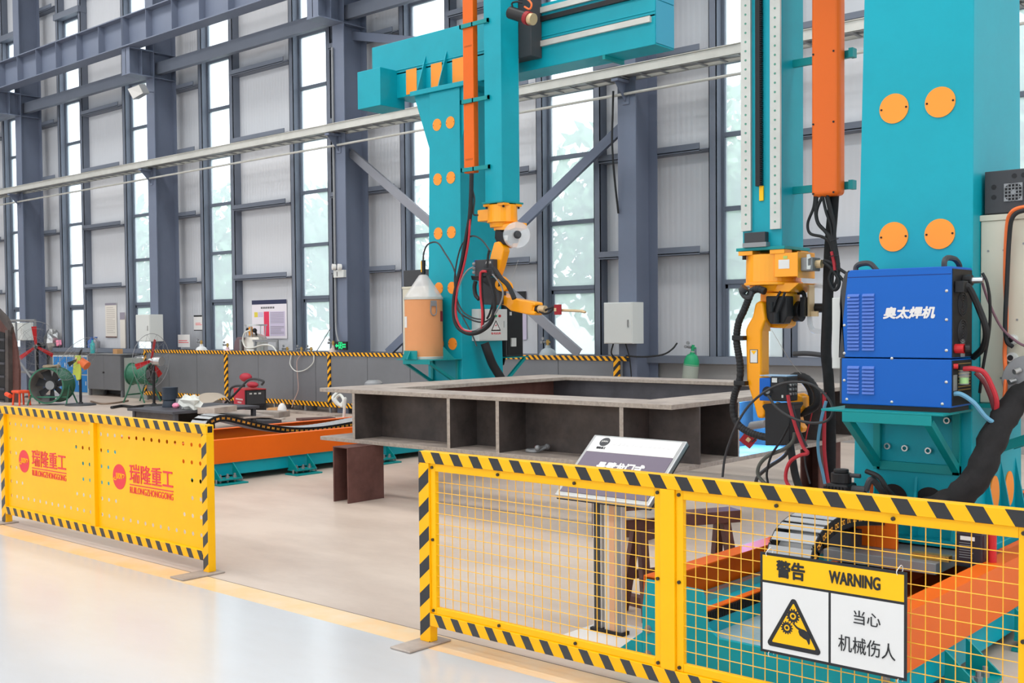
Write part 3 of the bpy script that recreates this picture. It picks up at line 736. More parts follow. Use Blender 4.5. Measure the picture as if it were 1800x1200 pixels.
MB().obx(onb(.5, .845, -.0015), (Wb*.93, Hb*.25, .004), Mb).build('white_band', WHITE, lc)
MB().obx(onb(.5, .385, -.0015), (Wb*.93, Hb*.66, .004), Mb).build('purple_field', PURPLE, lc)
text('悬臂龙门式', lc, onb(.5, .49, .0015), .30, .066, WHITE, xd, yd, bold=.045)
MB().cyl(onb(.17, .885, .0006), onb(.17, .885, .0016), .032, n=28).build('logo_disc', DGREY, lc)
text('JUION', lc, onb(.17, .885, .003), .04, .014, WHITE, xd, yd, bold=.01)
text('瑞隆重工', lc, onb(.17, .785, .0015), .06, .016, DGREY, xd, yd)
b = MB()
for i in range(13): b.obx(onb(.29+.048*i, .865, .001), (.017, .016, .001), Mb)
b.build('faint_lettering', mat('faint_print', (214, 212, 212), .5), lc)

# ------------------------------------------------------------------ rusty trestle behind the mesh
tz = .575
ts = empty('steel_trestle', (-4.0, 6.35, 0), 'rusty brown steel trestle standing between the near rail and the frame', 'trestle')
A = at(1068, 913, Z=tz); B_ = at(1292, 893, Z=tz); 
A = Vector((-4.55, 6.05, tz)); 
p1, p2 = at(1085, 908, Z=tz), at(1293, 893, Z=tz)
d = (p2-p1).normalized(); sd = Vector((-d.y, d.x, 0))
MB().bar(p1-d*.05-Vector((0, 0, .035)), p2-Vector((0, 0, .035)), .14, .07).build('top_beam', RUSTY, ts, .004)
MB().bar(p1-d*.05+Vector((0, 0, .003)), p1.lerp(p2, .42)+Vector((0, 0, .003)), .24, .006).build('top_plate', RAWST, ts)
for t_, s_ in ((.18, 1), (.18, -1), (.88, 1), (.88, -1)):
    c_ = p1.lerp(p2, t_)-Vector((0, 0, .06))
    MB().bar(c_+sd*.03*s_, c_+sd*.16*s_+d*(.03 if t_ > .5 else -.03)-Vector((0, 0, tz-.06)), .05, .05, sd).build('leg', RUSTY, ts, .003)
for s_ in (1, -1):
    MB().bar(p1.lerp(p2, .12)+sd*.115*s_-Vector((0, 0, .36)), p1.lerp(p2, .9)+sd*.115*s_-Vector((0, 0, .36)), .03, .05).build('cross_bar', RUSTY, ts, .002)
q1, q2 = at(1086, 1052, Z=.03), at(1140, 1066, Z=.03)
tag(MB().bar(q1-(q2-q1).normalized()*.1+Vector((0, .05, -.0)), q2+Vector((0, .05, 0)), .06, .06).build('steel_bar', RUSTY), 'short rusty brown bar lying on the floor behind the information stand', 'steel bar')

# ------------------------------------------------------------------ gantry floor rails
def chain(name, label, path, width, wv):
    """cable drag chain: grey outer links with yellow-dotted dark side walls, following a path; wv = direction across it"""
    r = empty(name, path[0], label, 'cable chain')
    P = smoothpath(path, 8); D = [0]
    for i in range(1, len(P)): D.append(D[-1]+(P[i]-P[i-1]).length)
    def pt(s):
        for i in range(1, len(P)):
            if D[i] >= s: u = (s-D[i-1])/max(1e-9, D[i]-D[i-1]); return P[i-1].lerp(P[i], u), (P[i]-P[i-1]).normalized()
        return P[-1], (P[-1]-P[-2]).normalized()
    wv = Vector(wv).normalized(); n = int(D[-1]/.068)
    lk, dt = MB(), MB(); SD = {-1: MB(), 1: MB()}; DT = {-1: MB(), 1: MB()}
    for k in range(n):
        p, d = pt((k+.5)*D[-1]/n); up = wv.cross(d).normalized()
        if False: up = -up
        M = Matrix((d, wv, up)).transposed()
        lk.obx(p+up*.0365, (.0655, width-.012, .004), M)
        lk.obx(p-up*.0365, (.052, width-.012, .004), M)
        for s_ in (-1, 1):
            SD[s_].obx(p+wv*s_*(width/2-.006), (.074, .012, .074), M)
            for e in ((0, .034, .016), (-.012, .014, .024), (.012, .014, .024)):
                DT[s_].obx(p+wv*s_*(width/2+.0006)+d*e[0], (e[1], .0024, e[2]), M)
    lk.build('cover_links', CHAING, r); dt.bm.free(); dm_ = MATS['chain_dot'] if 'chain_dot' in MATS else mat('chain_dot', (250, 176, 70), .5)
    for s_ in (-1, 1): DT[s_].build('yellow_dots', dm_, SD[s_].build('side_links', BLACK, r))
    return r
def floor_rail(name, label, x0, x1, y0, y1, foot_side, feet):
    r = empty(name, ((x0+x1)/2, y0, 0), label, 'gantry rail')
    for s_, xa in ((1, x0), (-1, x1)):
        b = MB().bx(xa+.03*s_, xa+.30*s_, y0+.02, y1, .07, .30).build('side_beam', TEAL, r, .004)
        BX('guide_rail', SILVER, b, xa+.12*s_, xa+.16*s_, y0+.02, y1, .30, .335, 0)
        c = MB().bx(xa, xa+.006*s_, y0+.015, y1, .208, .46).bx(xa+.006*s_, xa+.10*s_, y0+.015, y1, .454, .46).bx(xa+.006*s_, xa+.03*s_, y0+.015, y1, .208, .214)
        c.build('side_cover', ORANGE, r)
    BX('rack_strip', ORANGE, r, x0+.262, x0+.30, y0+.02, y1, .318, .324, 0)
    b = MB(); 
    b.bx(x0+.28, x0+.30, y0+.02, y1, .27, .318)
    y = y0+.03
    while y < min(y1, y0+3.2): b.bx(x0+.30, x0+.312, y, y+.007, .272, .316); y += .0155
    b.build('gear_rack', BLACK, r)
    BX('floor_pan', mat('pan_paint', (140, 176, 186), .5, noise=.35, scale=6, c2=(176, 190, 194)) if 'pan_paint' not in MATS else MATS['pan_paint'], r, x0+.30, x1-.30, y0+.02, y1, .19, .205, 0)
    b = MB().bx(x0+.60, x0+.606, y0+.16, y1, .205, .33).bx(x0+.60, x0+.80, y0+.16, y1, .205, .211)
    b.build('chain_tray', ORANGE, r)
    # end plate with its wide notch
    t = MB(); prof = [(x0, .03), (x1, .03), (x1, .30), (x1-.02, .438), (x1-.33, .438), (x1-.36, .27), (x1-.42, .235), (x0+.42, .235), (x0+.36, .27), (x0+.33, .438), (x0+.02, .445), (x0, .30)]
    t.prism([(p[0], y0, p[1]) for p in prof], (0, .02, 0)).build('end_plate', TEAL, r, .003)
    for xx in (x0, x1):
        s_ = -1 if xx == x0 else 1
        MB().prism([(xx, y0, .03), (xx+.17*s_, y0, .03), (xx+.13*s_, y0, .09), (xx, y0, .19)], (0, .02, 0)).build('foot_gusset', TEAL, r, .002)
    for dz in (.09, .21):
        for xx in (x0+.035, x1-.035): MB().cyl((xx, y0, dz), (xx, y0-.014, dz), .013, n=8).cyl((xx, y0, dz), (xx, y0-.004, dz), .02, n=14).build('bolt', GREY, r)
    for yy in feet:
        for xa, s_ in ((x0, -1), (x1, 1)):
            f = MB().bx(xa, xa+.22*s_, yy-.18, yy+.18, .0, .016).build('adjusting_foot', TEALD, r, .002)
            for dy in (-.13, .13): MB().prism([(xa, yy+dy, .21), (xa, yy+dy, .05), (xa+.16*s_, yy+dy, .05), (xa+.15*s_, yy+dy, .075)], (0, .012, 0)).build('gusset', TEALD, f)
            MB().bx(xa, xa+.16*s_, yy-.14, yy+.14, .045, .06).build('foot_shelf', TEALD, f)
            for dy in (-.09, 0, .09): MB().cyl((xa+.1*s_, yy+dy, .016), (xa+.1*s_, yy+dy, .105), .012, n=8).cyl((xa+.1*s_, yy+dy, .06), (xa+.1*s_, yy+dy, .08), .021, n=6).build('anchor_bolt', GREY, f)
            for dy in (-.16, .16): MB().cyl((xa+.13*s_, yy+dy, .016), (xa+.13*s_, yy+dy, .06), .01, n=8).build('anchor_bolt', GREY, f)
    return r
floor_rail('gantry_floor_rail', 'near orange and teal gantry floor rail behind the warning sign fence', -3.01, -1.783, 4.32, 9.4, 1, [5.0, 5.95, 7.2, 8.4])
floor_rail('gantry_floor_rail', 'far orange and teal gantry floor rail behind the perforated yellow fence', -11.38, -10.15, 5.6, 13.0, 1, [6.78, 7.78, 9.0, 10.4, 11.8])

# ------------------------------------------------------------------ gantries
def gantry(name, label, cx, cy, s, front, discs, ramz, ramx, full):
    """s=+1: boom reaches to +x and carries the ram on the -y side; s=-1: the same turned half round"""
    r = empty(name, (cx, cy, .36), label, 'gantry')
    X = lambda v: cx+s*v
    Y = lambda v: cy+s*v
    x1 = cx+.325; x0b, x0t = cx-.345, cx-.25
    yf = cy-.355; yb0, yb1 = cy+.49, cy+.36
    ZT_ = 4.86
    MB().hexa([(x0b, yf, .46), (x1, yf, .46), (x1, yb0, .46), (x0b, yb0, .46), (x0t, yf, ZT_), (x1, yf, ZT_), (x1, yb1, ZT_), (x0t, yb1, ZT_)]).build('column', TEAL, r, .006)
    # carriage plate and skirt
    ca = MB().bx(cx-.30, cx+.31, cy-.82, cy+.82, .372, .43).build('carriage_plate', GREY, r, .004)
    MB().bx(cx-.45, cx+.45, cy-.44, cy+.58, .44, .475).build('base_flange', TEAL, r, .004)
    for xx in (-.22, .02, .24): MB().prism([(cx+xx, yf, .475), (cx+xx, yf-.075, .475), (cx+xx, yf, .80)], (.014, 0, 0)).build('base_gusset', TEAL, r)
    for yy in (-.14, .118, .37): MB().prism([(x1, cy+yy, .475), (x1+.07, cy+yy, .475), (x1, cy+yy, .86)], (0, .014, 0)).build('base_gusset', TEAL, r)
    for xx in (-.09, .115):
        MB().cyl((cx+xx-.015, yf-.002, .665), (cx+xx-.015, yf+.02, .665), .082, n=28).build('access_hole', BLACK, r)
    for yy in (.0, .252): 
        o = MB().cyl((x1-.004, cy+yy, .69), (x1+.006, cy+yy, .69), .075, n=28); o.bm.verts.ensure_lookup_table()
        for v in o.bm.verts: v.co.z = .69+(v.co.z-.69)*1.35
        o.build('cover_plate', DISC, r)
    for z in discs:
        for dx in (-.105, .15):
            q = MB().cyl((cx+dx, yf, z), (cx+dx, yf-.006, z), .082, n=32).build('cover_plate', DISC, r)
            for e in (-1, 1): MB().cyl((cx+dx+e*.07, yf-.006, z), (cx+dx+e*.07, yf-.009, z), .006, n=8).build('screw', BLACK, q)
    # top flange, wing gussets
    MB().bx(cx-.60, cx+.58, yf-.04, cy+.40, ZT_, 4.925).build('top_flange', TEAL, r, .004)
    MB().prism([(x0t, yf+.03, ZT_), (cx-.58, yf+.03, ZT_), (x0t-.03, yf+.03, 4.08)], (0, .014, 0)).build('wing_gusset', TEAL, r); MB().prism([(x1, yf+.03, ZT_), (cx+.56, yf+.03, ZT_), (x1, yf+.03, 4.15)], (0, .014, 0)).build('wing_gusset', TEAL, r)
    for xx in (-.485, -.068): MB().prism([(cx+xx, yf-.02, 4.925), (cx+xx, cy-.2, 4.925), (cx+xx, cy-.2, 5.44)], (.014, 0, 0)).build('flange_gusset', TEAL, r)
    # boom with its covers and rails
    zb_, zt_ = 4.93, 5.74
    MB().bx(X(-1.6), X(3.37), cy-.20, cy+.20, zb_+.33, zt_).bx(X(-1.16), X(3.37), cy-.20, cy+.20, zb_, zb_+.36).bx(X(-1.16), X(3.37), cy-.212, cy-.2, zb_+.385, zb_+.40).build('boom', TEAL, r, .008)
    sk = MB().bx(X(3.371), X(3.38), cy-.19, cy+.19, zb_+.02, zb_+.52).bx(X(3.371), X(3.38), cy-.19, cy+.19, zb_+.53, zt_-.02).build('boom_end_cover', mat('end_cover_teal', (60, 158, 186), .4) if 'end_cover_teal' not in MATS else MATS['end_cover_teal'], r, .003)
    for xx in (-.766, -.262, .156):
        o = MB().bx(cx+xx-.108, cx+xx+.108, cy-.206, cy-.2, 4.95, 5.30).build('boom_cover_plate', DISC, r, .012)
    yr = Y(-.2); ym = Y(-.24)
    for z, hh, m_ in ((zb_+.30, .035, GALV), (zt_-.09, .035, GALV), (zt_-.20, .03, BLACK)):
        MB().bx(X(.9), X(3.32), yr, ym, z-hh, z+hh).build('guide_rail' if m_ is GALV else 'gear_rack', m_, r)
    MB().bx(X(-1.56), X(-1.07), cy-.52*1, cy-.05, 4.79, 5.325).build('motor_box', TEAL, r, .006) if s > 0 else None
    if s > 0:
        MB().bx(X(2.6), X(2.64), cy-.2, cy+.2, zb_-.05, zb_).build('cross_bracket', TEALD, r)
        MB().bx(X(3.36), X(3.38), cy+.12, cy+.2, zb_+.72, zb_+.95).bx(X(3.38), X(3.56), cy+.14, cy+.17, zb_+.80, zb_+.9).build('end_flag', ORANGE, r)
    # carriage plate between boom and ram
    xr0, xr1 = ramx
    yA, yB = (10.363, 10.70) if s > 0 else (6.83, 7.14)
    yc0, yc1 = sorted((yr, yB if s > 0 else yA))
    MB().bx(min(xr0, xr1)-.08, max(xr0, xr1)+.20, yc0+.01, yc1-.01, zb_+.12, zt_+.3).build('ram_saddle', DGREY, r, .005)
    MB().bx(xr0, xr1, yA, yB, ramz, 7.6).build('ram', TEAL, r, .006)
    MB().bx(xr0-.035, xr1+.035, yA-.03, yB+.03, ramz-.018, ramz+.004).build('ram_flange', TEALD, r, .003)
    yg, yh = (yA, yA-.022) if s < 0 else (yB, yB+.022)
    rw = xr1-xr0
    for a, c in ((.0, .075), (rw-.078, rw-.003)) if s < 0 else ((.02, .06), (rw-.06, rw-.02)):
        q = MB().bx(xr0+a, xr0+c, yg, yh, ramz+.12 if s < 0 else ramz+.1, 7.5).build('linear_guide', GALV, r)
        if s < 0:
            dts = MB(); z = ramz+.17
            while z < 4.4: dts.cyl((xr0+(a+c)/2, yh, z), (xr0+(a+c)/2, yh-.002, z), .008, n=8); z += .062
            dts.build('bolt_caps', mat('cap_green', (90, 150, 130), .5) if 'cap_green' not in MATS else MATS['cap_green'], q)
    if s < 0:
        b = MB().bx(xr0+.115, xr0+.15, yA-.03, yA, ramz+.42, 7.4)
        z = ramz+.42
        while z < 4.5: b.bx(xr0+.15, xr0+.162, yA-.028, yA-.002, z, z+.006); z += .0125
        g_ = b.build('gear_rack', BLACK, r)
        MB().bx(xr0+.135, xr0+.165, yA-.012, yA, ramz+.32, ramz+.42).build('rack_end', SIGNY, r)
        MB().bx(xr0+.04, xr0+.20, yA-.05, yA, ramz+.035, ramz+.105).build('stop_block', DGREY, r, .003); MB().bx(xr0+.03, xr0+.21, yA-.055, yA, ramz+.004, ramz+.035).build('stop_seat', GREY, r)
    return r
gf = gantry('welding_gantry', 'far teal cantilever gantry with boom, column of orange discs and hanging ram', -10.76, 11.13, 1, True, (4.41, 3.667, 2.928, 2.176, 1.414), 3.215, (-9.60, -9.31), True)
gn = gantry('welding_gantry', 'near teal cantilever gantry whose column with orange discs rises behind the blue welder', -2.40, 6.405, -1, True, (3.55, 2.837, 2.128, 1.42), 2.17, (-3.90, -3.60), False)

# far saddle motor
b = MB().cyl((-9.42, 10.52, 5.62), (-9.2, 10.56, 5.55), .07, n=18)
mm = at(905, 25, Y=10.45)
m1 = MB().cyl(at(897, 22, Y=10.3), at(925, 31, Y=10.3), .075, n=20).build('drive_motor', BLACK, gf, smooth=True)
MB().cyl(at(925, 31, Y=10.3), at(931, 33, Y=10.3), .082, n=20).build('motor_flange', DRED, m1); MB().cyl(at(931, 33, Y=10.3), at(938, 34, Y=10.3), .07, n=20).build('gearbox', COPPER, m1); MB().cyl(at(895, 21, Y=10.3), at(898, 22, Y=10.3), .03, n=14).build('end_cap', COPPER, m1)
b.bm.free()
MB().tube([at(902, 16, Y=10.28), at(900, 6, Y=10.28), at(908, 3, Y=10.26), at(918, 5, Y=10.28)], .012).build('motor_cable', RUBBER, m1)
MB().tube([at(922, -6, Y=10.3), at(934, 6, Y=10.28), at(931, 16, Y=10.28), at(922, 12, Y=10.3)], .012).build('orange_cable', HOSEO, m1)

# orange cable ducts beside the rams
def duct(x0, x1, y0, y1, z0, label, zc, x2, yr):
    r = empty('cable_duct', ((x0+x1)/2, (y0+y1)/2, z0), label, 'cable duct')
    o = MB().bx(x0, x1, y0, y1, z0, 7.4).build('duct_cover', ORANGE if yr > 8 else mat('duct_orange', (236, 106, 22), .38), r, .03 if yr < 8 else .008, seg=4)
    sc = MB()
    if yr < 8:
        z = z0+.03
        for z in (z0+.02, z0+.48, z0+.94, z0+1.4):
            for x in (x0+.02, x1-.04): MB().cyl((x, y0, z), (x, y0-.004, z), .007, n=8).build('screw', BLACK, o)
    else:
        z = z0+.16
        while z < 6.2:
            for i in range(8): sc.bx(x0+.03+.017*i, x0+.036+.017*i, y0-.002, y0, z, z+.022)
            z += .72
    if yr > 8: sc.build('vent_slots', mat('slot_dark', (150, 84, 40), .6), o)
    else: sc.bm.free()
    for z in zc:
        b = MB()
        if yr > 8:
            b.bx(x0-.03, x1+.02, y0-.03, y0-.006, z-.025, z+.025).bx(x1+.0, x2, y0-.03, y0-.006, z-.025, z+.025).bx(x2-.02, x2, y0-.03, yr, z-.03, z+.03).bx(x0-.03, x0-.006, y0-.03, y1+.02, z-.025, z+.025)
        else:
            b.bx(x2, x1+.05, y1+.002, y1+.03, z-.025, z+.025).bx(x1+.03, x1+.06, y1-.03, y1+.03, z-.03, z+.03)
        b.build('clamp', TEALD, r)
    return r
duct(-9.965, -9.785, 10.36, 10.45, 3.62, 'square orange cable duct clamped beside the far gantry ram', (5.49, 4.53, 3.66), -9.50, 10.37)
duct(-3.418, -3.215, 6.88, 6.98, 2.49, 'rounded orange cable duct hanging beside the near gantry ram', (2.56, 3.42), -3.60, 7.0)

# brackets on the columns
def bracket(cx, yf, z, x0, x1, y0, label, root):
    t_ = MB().bx(x0, x1, y0, yf, z-.012, z).build('bracket_tray', TEALD, root, .002)
    MB().bx(x0+.12, x1-.06, y0-.0, y0+.01, z-.065, z-.012).build('tray_lip', TEALD, t_, .002)
    k = MB()
    for xx in (x0+.14, x1-.08): k.bar((xx, y0+.02, z-.05), (xx, yf-.02, z-.33), .04, .04, (1, 0, 0)).bx(xx-.02, xx+.02, yf-.03, yf, z-.36, z-.02)
    k.bx(x0+.14, x1-.06, yf-.03, yf, z-.36, z-.31).build('bracket_strut', TEALD, t_, .002)
    return t_
tb = bracket(-2.4, 6.05, 1.187, -2.73, -2.07, 5.62, '', gn)
for x, z in ((-2.53, .96), (-2.43, .955), (-2.30, .95), (-2.20, 1.12), (-2.52, 1.14)):
    MB().ringtube((x, 6.04, z), (x, 6.02, z), .018, .011, 14).build('cable_gland', SILVER, tb)
td = bracket(-10.76, 10.775, 1.215, -11.13, -10.43, 10.22, '', gf)
MB().bx(-10.97, -10.72, 10.205, 10.215, 1.215, 1.33).prism([(-10.85, 10.205, 1.215), (-10.85, 10.14, 1.215), (-10.85, 10.205, 1.33)], (.01, 0, 0)).build('drum_stop', TEALD, td)
MB().prism([(-11.02, 10.3, 1.215), (-11.12, 10.3, 1.215), (-11.02, 10.3, 1.38)], (0, .012, 0)).build('drum_stop', TEALD, td); MB().prism([(-10.47, 10.45, 1.215), (-10.43, 10.62, 1.215), (-10.47, 10.45, 1.38)], (0, .012, 0)).build('drum_stop', TEALD, td)
# rear bracket of the far gantry with its power source, side bracket of the near one
k = MB().bx(-11.0, -10.38, 11.62, 12.1, 1.2, 1.215).bar((-10.42, 12.05, 1.19), (-10.42, 11.62, .86), .04, .04, (1, 0, 0)).bar((-10.9, 12.05, 1.19), (-10.9, 11.62, .86), .04, .04, (1, 0, 0)); k.build('rear_bracket', TEALD, gf)
ps = empty('power_source', (-10.6, 11.85, 1.215), 'dark welding power source on the rear bracket behind the far column', 'power source')
BX('case', DGREY, ps, -10.95, -10.42, 11.66, 12.02, 1.215, 1.98, .01); BX('rear_panel', BLACK, ps, -10.42, -10.41, 11.68, 12.0, 1.24, 1.95, 0); pr_ = MB().bx(-10.41, -10.402, 11.72, 11.76, 1.80, 1.85).bx(-10.41, -10.39, 11.74, 11.84, 1.36, 1.48).build('socket', WHITEC, ps)
k = MB().bar((-2.03, 6.2, .95), (-1.45, 6.2, 1.19), .06, .05).bx(-2.07, -1.4, 6.12, 6.7, 1.19, 1.212).bar((-2.03, 6.6, .95), (-1.45, 6.6, 1.19), .06, .05); k.build('side_bracket', TEALD, gn)

# control cabinets
def ctrl(x0, x1, y0, y1, label, near):
    r = empty('control_cabinet', ((x0+x1)/2, (y0+y1)/2, 1.214), label, 'control cabinet')
    BX('body', CREAM, r, x0, x1, y0, y1, 1.214, 2.19, .006); BX('top_plate', CREAM, r, x0-.004, x1+.004, y0-.006, y1+.006, 2.19, 2.222, .003)
    for px_, pz_ in ((.04, 2.03), (.12, 2.03), (.22, 2.06), (.11, 1.35), (.19, 1.66)): MB().cyl((x0+px_, y0, pz_), (x0+px_, y0-.003, pz_), .006, n=8).build('screw', GREY, r)
    if near:
        for z in (1.555, 1.46):
            MB().cyl((x0+.17, y0, z), (x0+.17, y0-.02, z), .028, n=18).cyl((x0+.17, y0-.02, z), (x0+.17, y0-.045, z), .022, n=18).build('cable_gland', WHITEC, r); MB().cyl((x0+.17, y0-.045, z), (x0+.17, y0-.047, z), .015, n=16).build('gland_bore', BLACK, r)
    f = empty('fan_unit', ((x0+x1)/2, (y0+y1)/2, 2.222), 'dark grey fan box on top of the cream cabinet at the right edge' if near else 'dark grey box on top of the cream cabinet behind the wire drum', 'fan box')
    BX('case', DGREY, f, x0+.016, x1-.02, y0+.01, y1-.02, 2.228, 2.455, .004); MB().bx(x0+.03, x1-.03, y0+.02, y1-.03, 2.222, 2.228).build('feet', BLACK, f)
    if near:
        gx_, gz_ = x0+.165, 2.335; yq = y0+.01
        MB().bx(gx_-.047, gx_+.047, yq-.002, yq, gz_-.047, gz_+.047).build('fan_recess', BLACK, f)
        b = MB()
        for i in range(6): b.bx(gx_-.047+.0178*i, gx_-.043+.0178*i, yq-.007, yq-.003, gz_-.047, gz_+.047).bx(gx_-.047, gx_+.047, yq-.007, yq-.003, gz_-.047+.0178*i, gz_-.043+.0178*i)
        b.cyl((gx_, yq-.003, gz_), (gx_, yq-.006, gz_), .014, n=14)
        for a_ in ((-1, -1), (-1, 1), (1, -1), (1, 1)): b.prism([(gx_+a_[0]*.047, yq-.003, gz_+a_[1]*.047), (gx_+a_[0]*.047, yq-.003, gz_+a_[1]*.022), (gx_+a_[0]*.022, yq-.003, gz_+a_[1]*.047)], (0, -.005, 0))
        b.build('fan_grille', GREY, f)
        for px_, pz_ in ((.064, 2.37), (.064, 2.315), (.168, 2.42), (.215, 2.42)): MB().cyl((x0+px_, yq, pz_), (x0+px_, yq-.002, pz_), .013, n=18).build('round_hole', BLACK, f)
    return r
ctrl(-2.072, -1.44, 6.16, 6.66, 'cream control cabinet at the right edge, beside the near gantry column', True)
ctrl(-11.69, -11.09, 10.86, 11.36, 'cream control cabinet half hidden behind the wire drum', False)
dx0, dy0, dy1 = -10.43, 10.97, 11.55
db = empty('control_box', (-10.37, 11.25, 1.45), 'pale operator control box with lamps and warning triangle on the far column', 'control box')
BX('body', WHITEC, db, dx0-.005, -10.30, dy0, dy1, 1.45, 1.885, .005)
F_ = -10.298
for yy, m_ in ((11.22, SIGNY), (11.30, GREENC), (11.38, RED)): MB().cyl((F_, yy, 1.79), (F_+.02, yy, 1.79), .018, n=14).build('indicator_lamp', m_, db)
yv_ = 11.31
MB().prism([(F_, yv_-.10, 1.585), (F_, yv_+.10, 1.585), (F_, yv_, 1.735)], (.001, 0, 0)).build('triangle_border', RED, db)
MB().prism([(F_+.001, yv_-.075, 1.60), (F_+.001, yv_+.075, 1.60), (F_+.001, yv_, 1.71)], (.001, 0, 0)).build('triangle', WHITE, db)
MB().prism([(F_+.002, yv_+.01, 1.69), (F_+.002, yv_-.02, 1.65), (F_+.002, yv_+.012, 1.655), (F_+.002, yv_-.012, 1.612), (F_+.002, yv_+.02, 1.668), (F_+.002, yv_-.004, 1.662)], (.001, 0, 0)).build('bolt_symbol', RED, db)
text('有电危险', db, (F_+.003, yv_, 1.55), .20, .03, LOGOR, (0, 1, 0), (0, 0, 1))
MB().bx(F_, F_+.012, 11.47, 11.485, 1.63, 1.72).build('handle', SILVER, db)
MB().bx(F_-.002, F_+.001, dy0+.02, dy1-.02, 1.47, 1.865).build('door', WHITEC, db)

# wire drum on the far bracket
dc = at(745, 575, Y=10.49); dcx, dcy = dc.x, 10.49
dr = empty('wire_drum', (dcx, dcy, 1.216), 'tan cardboard welding wire drum with clear cone on the far gantry bracket', 'wire drum')
MB().lathe((dcx, dcy, 1.216), [(.262, 0), (.262, .03), (.258, .035), (.258, .80), (.262, .805)], 40).build('barrel', KRAFT, dr, smooth=True)
MB().lathe((dcx, dcy, 1.216), [(.265, .0), (.266, .03), (.262, .034)], 40).build('bottom_band', GALV, dr, smooth=True)
MB().lathe((dcx, dcy, 1.216), [(.262, .80), (.267, .802), (.267, .828), (.262, .83)], 40).build('rim_band', GALV, dr, smooth=True)
MB().lathe((dcx, dcy, 1.216), [(.26, .832), (.255, .845), (.06, 1.13), (.035, 1.14)], 40).build('cone_cover', FILM, dr, smooth=True)
_ca, _sa = math.cos(math.radians(-14)), math.sin(math.radians(-14))
def lp(t, z, r=.268): return Vector((dcx+_ca*r-_sa*t, dcy+_sa*r+_ca*t, z))
MB().bar(lp(0, 1.925), lp(0, 2.0), .09, .012, (_ca, _sa, 0)).tube([lp(-.042, 1.96), lp(-.042, 1.84), lp(0, 1.80), lp(.042, 1.84), lp(.042, 1.96)], .008).build('latch', GREY, dr)
def sticker(cx, cy, r, a0, a1, z0, z1, m, name, parent):
    b = MB(); n = 6
    for i in range(n):
        t0, t1 = math.radians(a0+(a1-a0)*i/n), math.radians(a0+(a1-a0)*(i+1)/n)
        b._f([b.bm.verts.new((cx+r*math.cos(t), cy+r*math.sin(t), z)) for t, z in ((t0, z0), (t1, z0), (t1, z1), (t0, z1))])
    b.build(name, m, parent)
sticker(dcx, dcy, .2605, 226, 256, 1.64, 1.79, WHITE, 'white_label', dr); sticker(dcx, dcy, .2605, 15, 42, 1.72, 1.86, DRED, 'red_label', dr)
MB().cyl((dcx, dcy, 2.352), (dcx, dcy, 2.375), .03, n=14).bx(dcx-.012, dcx+.03, dcy-.016, dcy+.016, 2.375, 2.55).build('wire_guide', BLACK, dr); MB().bx(dcx-.028, dcx-.012, dcy-.016, dcy+.016, 2.39, 2.54).build('guide_spring', SIGNY, dr)
MB().tube([(dcx, dcy, 2.54), (dcx+.02, dcy, 2.66), (dcx+.12, dcy-.02, 2.76), (dcx+.32, dcy-.05, 2.77), (dcx+.5, dcy-.1, 2.64), at(800, 480, Y=10.3), at(803, 540, Y=10.3), at(825, 560, Y=10.3), at(850, 566, Y=10.25), at(868, 555, Y=10.25)], .011).build('wire_conduit', HOSED, dr)

# ------------------------------------------------------------------ blue welding power source
bw = empty('welding_power_source', (-2.36, 5.85, 1.19), 'blue welding power source with white lettering on the near gantry bracket', 'welder')
wx0, wx1, wy0, wy1 = -2.656, -2.062, 5.704, 6.0
wz0, wzm, wz1 = 1.212, 1.462, 1.935
MB().bx(wx0+.02, wx1-.01, wy0+.01, wy1-.01, 1.187, wz0).build('feet', BLACK, bw)
prof = [(wx0+.004, wzm+.004), (wx1, wzm+.004), (wx1, wz1), (wx0+.055, wz1), (wx0+.036, wz1-.014), (wx0+.022, wz1-.05), (wx0+.010, wz1-.11), (wx0+.004, wz1-.18)]
MB().prism([(p[0], wy0, p[1]) for p in prof], (0, wy1-wy0, 0)).build('upper_case', BLUEW, bw, .004)
MB().bx(wx0+.004, wx1, wy0, wy1, wz0, wzm-.002).build('cooler_case', BLUEW, bw, .004)
MB().prism([(p[0]-.012 if i not in (1, 2) else wx0+.02, wy0-.001, p[1]) for i, p in enumerate(prof) if i not in (1, 2)]+[(wx0+.02, wy0-.001, wzm+.004)], (0, wy1-wy0+.002, 0)).build('front_bezel', DGREY, bw, .003)
MB().bx(wx0-.006, wx0+.006, wy0-.001, wy1, wz0, wzm-.002).build('front_bezel', DGREY, bw, .003)
BX('top_seam', mat('seam_blue', (12, 52, 120), .5), bw, wx0+.04, wx1, wy0-.0006, wy0, wz1-.041, wz1-.037, 0)
b = MB()
def louvre(b, x0, x1, z):
    b.prism([(x0, wy0, z+.016), (x0, wy0, z), (x0, wy0-.010, z+.001), (x0, wy0-.009, z+.007)], (x1-x0, 0, 0))
for x in (wx0+.040, wx0+.124):
    b = MB()
    for i in range(16): louvre(b, x, x+.066, wzm+.040+.0192*i)
    b.build('louvres', LOUV, bw); b = MB()
    for i in range(8): louvre(b, x, x+.066, wz0+.056+.0192*i)
    b.build('louvres', LOUV, bw)
for x, z in ((.045, .855), (.57, .875), (.02, .70), (.57, .725), (.02, .545), (.57, .565), (.285, .52), (.02, .395), (.57, .40), (.035, .29), (.55, .285), (.285, .285)):
    zz = 1.187+(z-.27)*.98+.03
    MB().sph((wx0+x, wy0, zz), .0085, (1, .5, 1), 10, 6).build('screw', SILVER, bw, smooth=True)
text('奥太焊机', bw, (wx0+.375, wy0-.001, 1.702), .270, .058, WHITE, bold=.05, shear=.2)
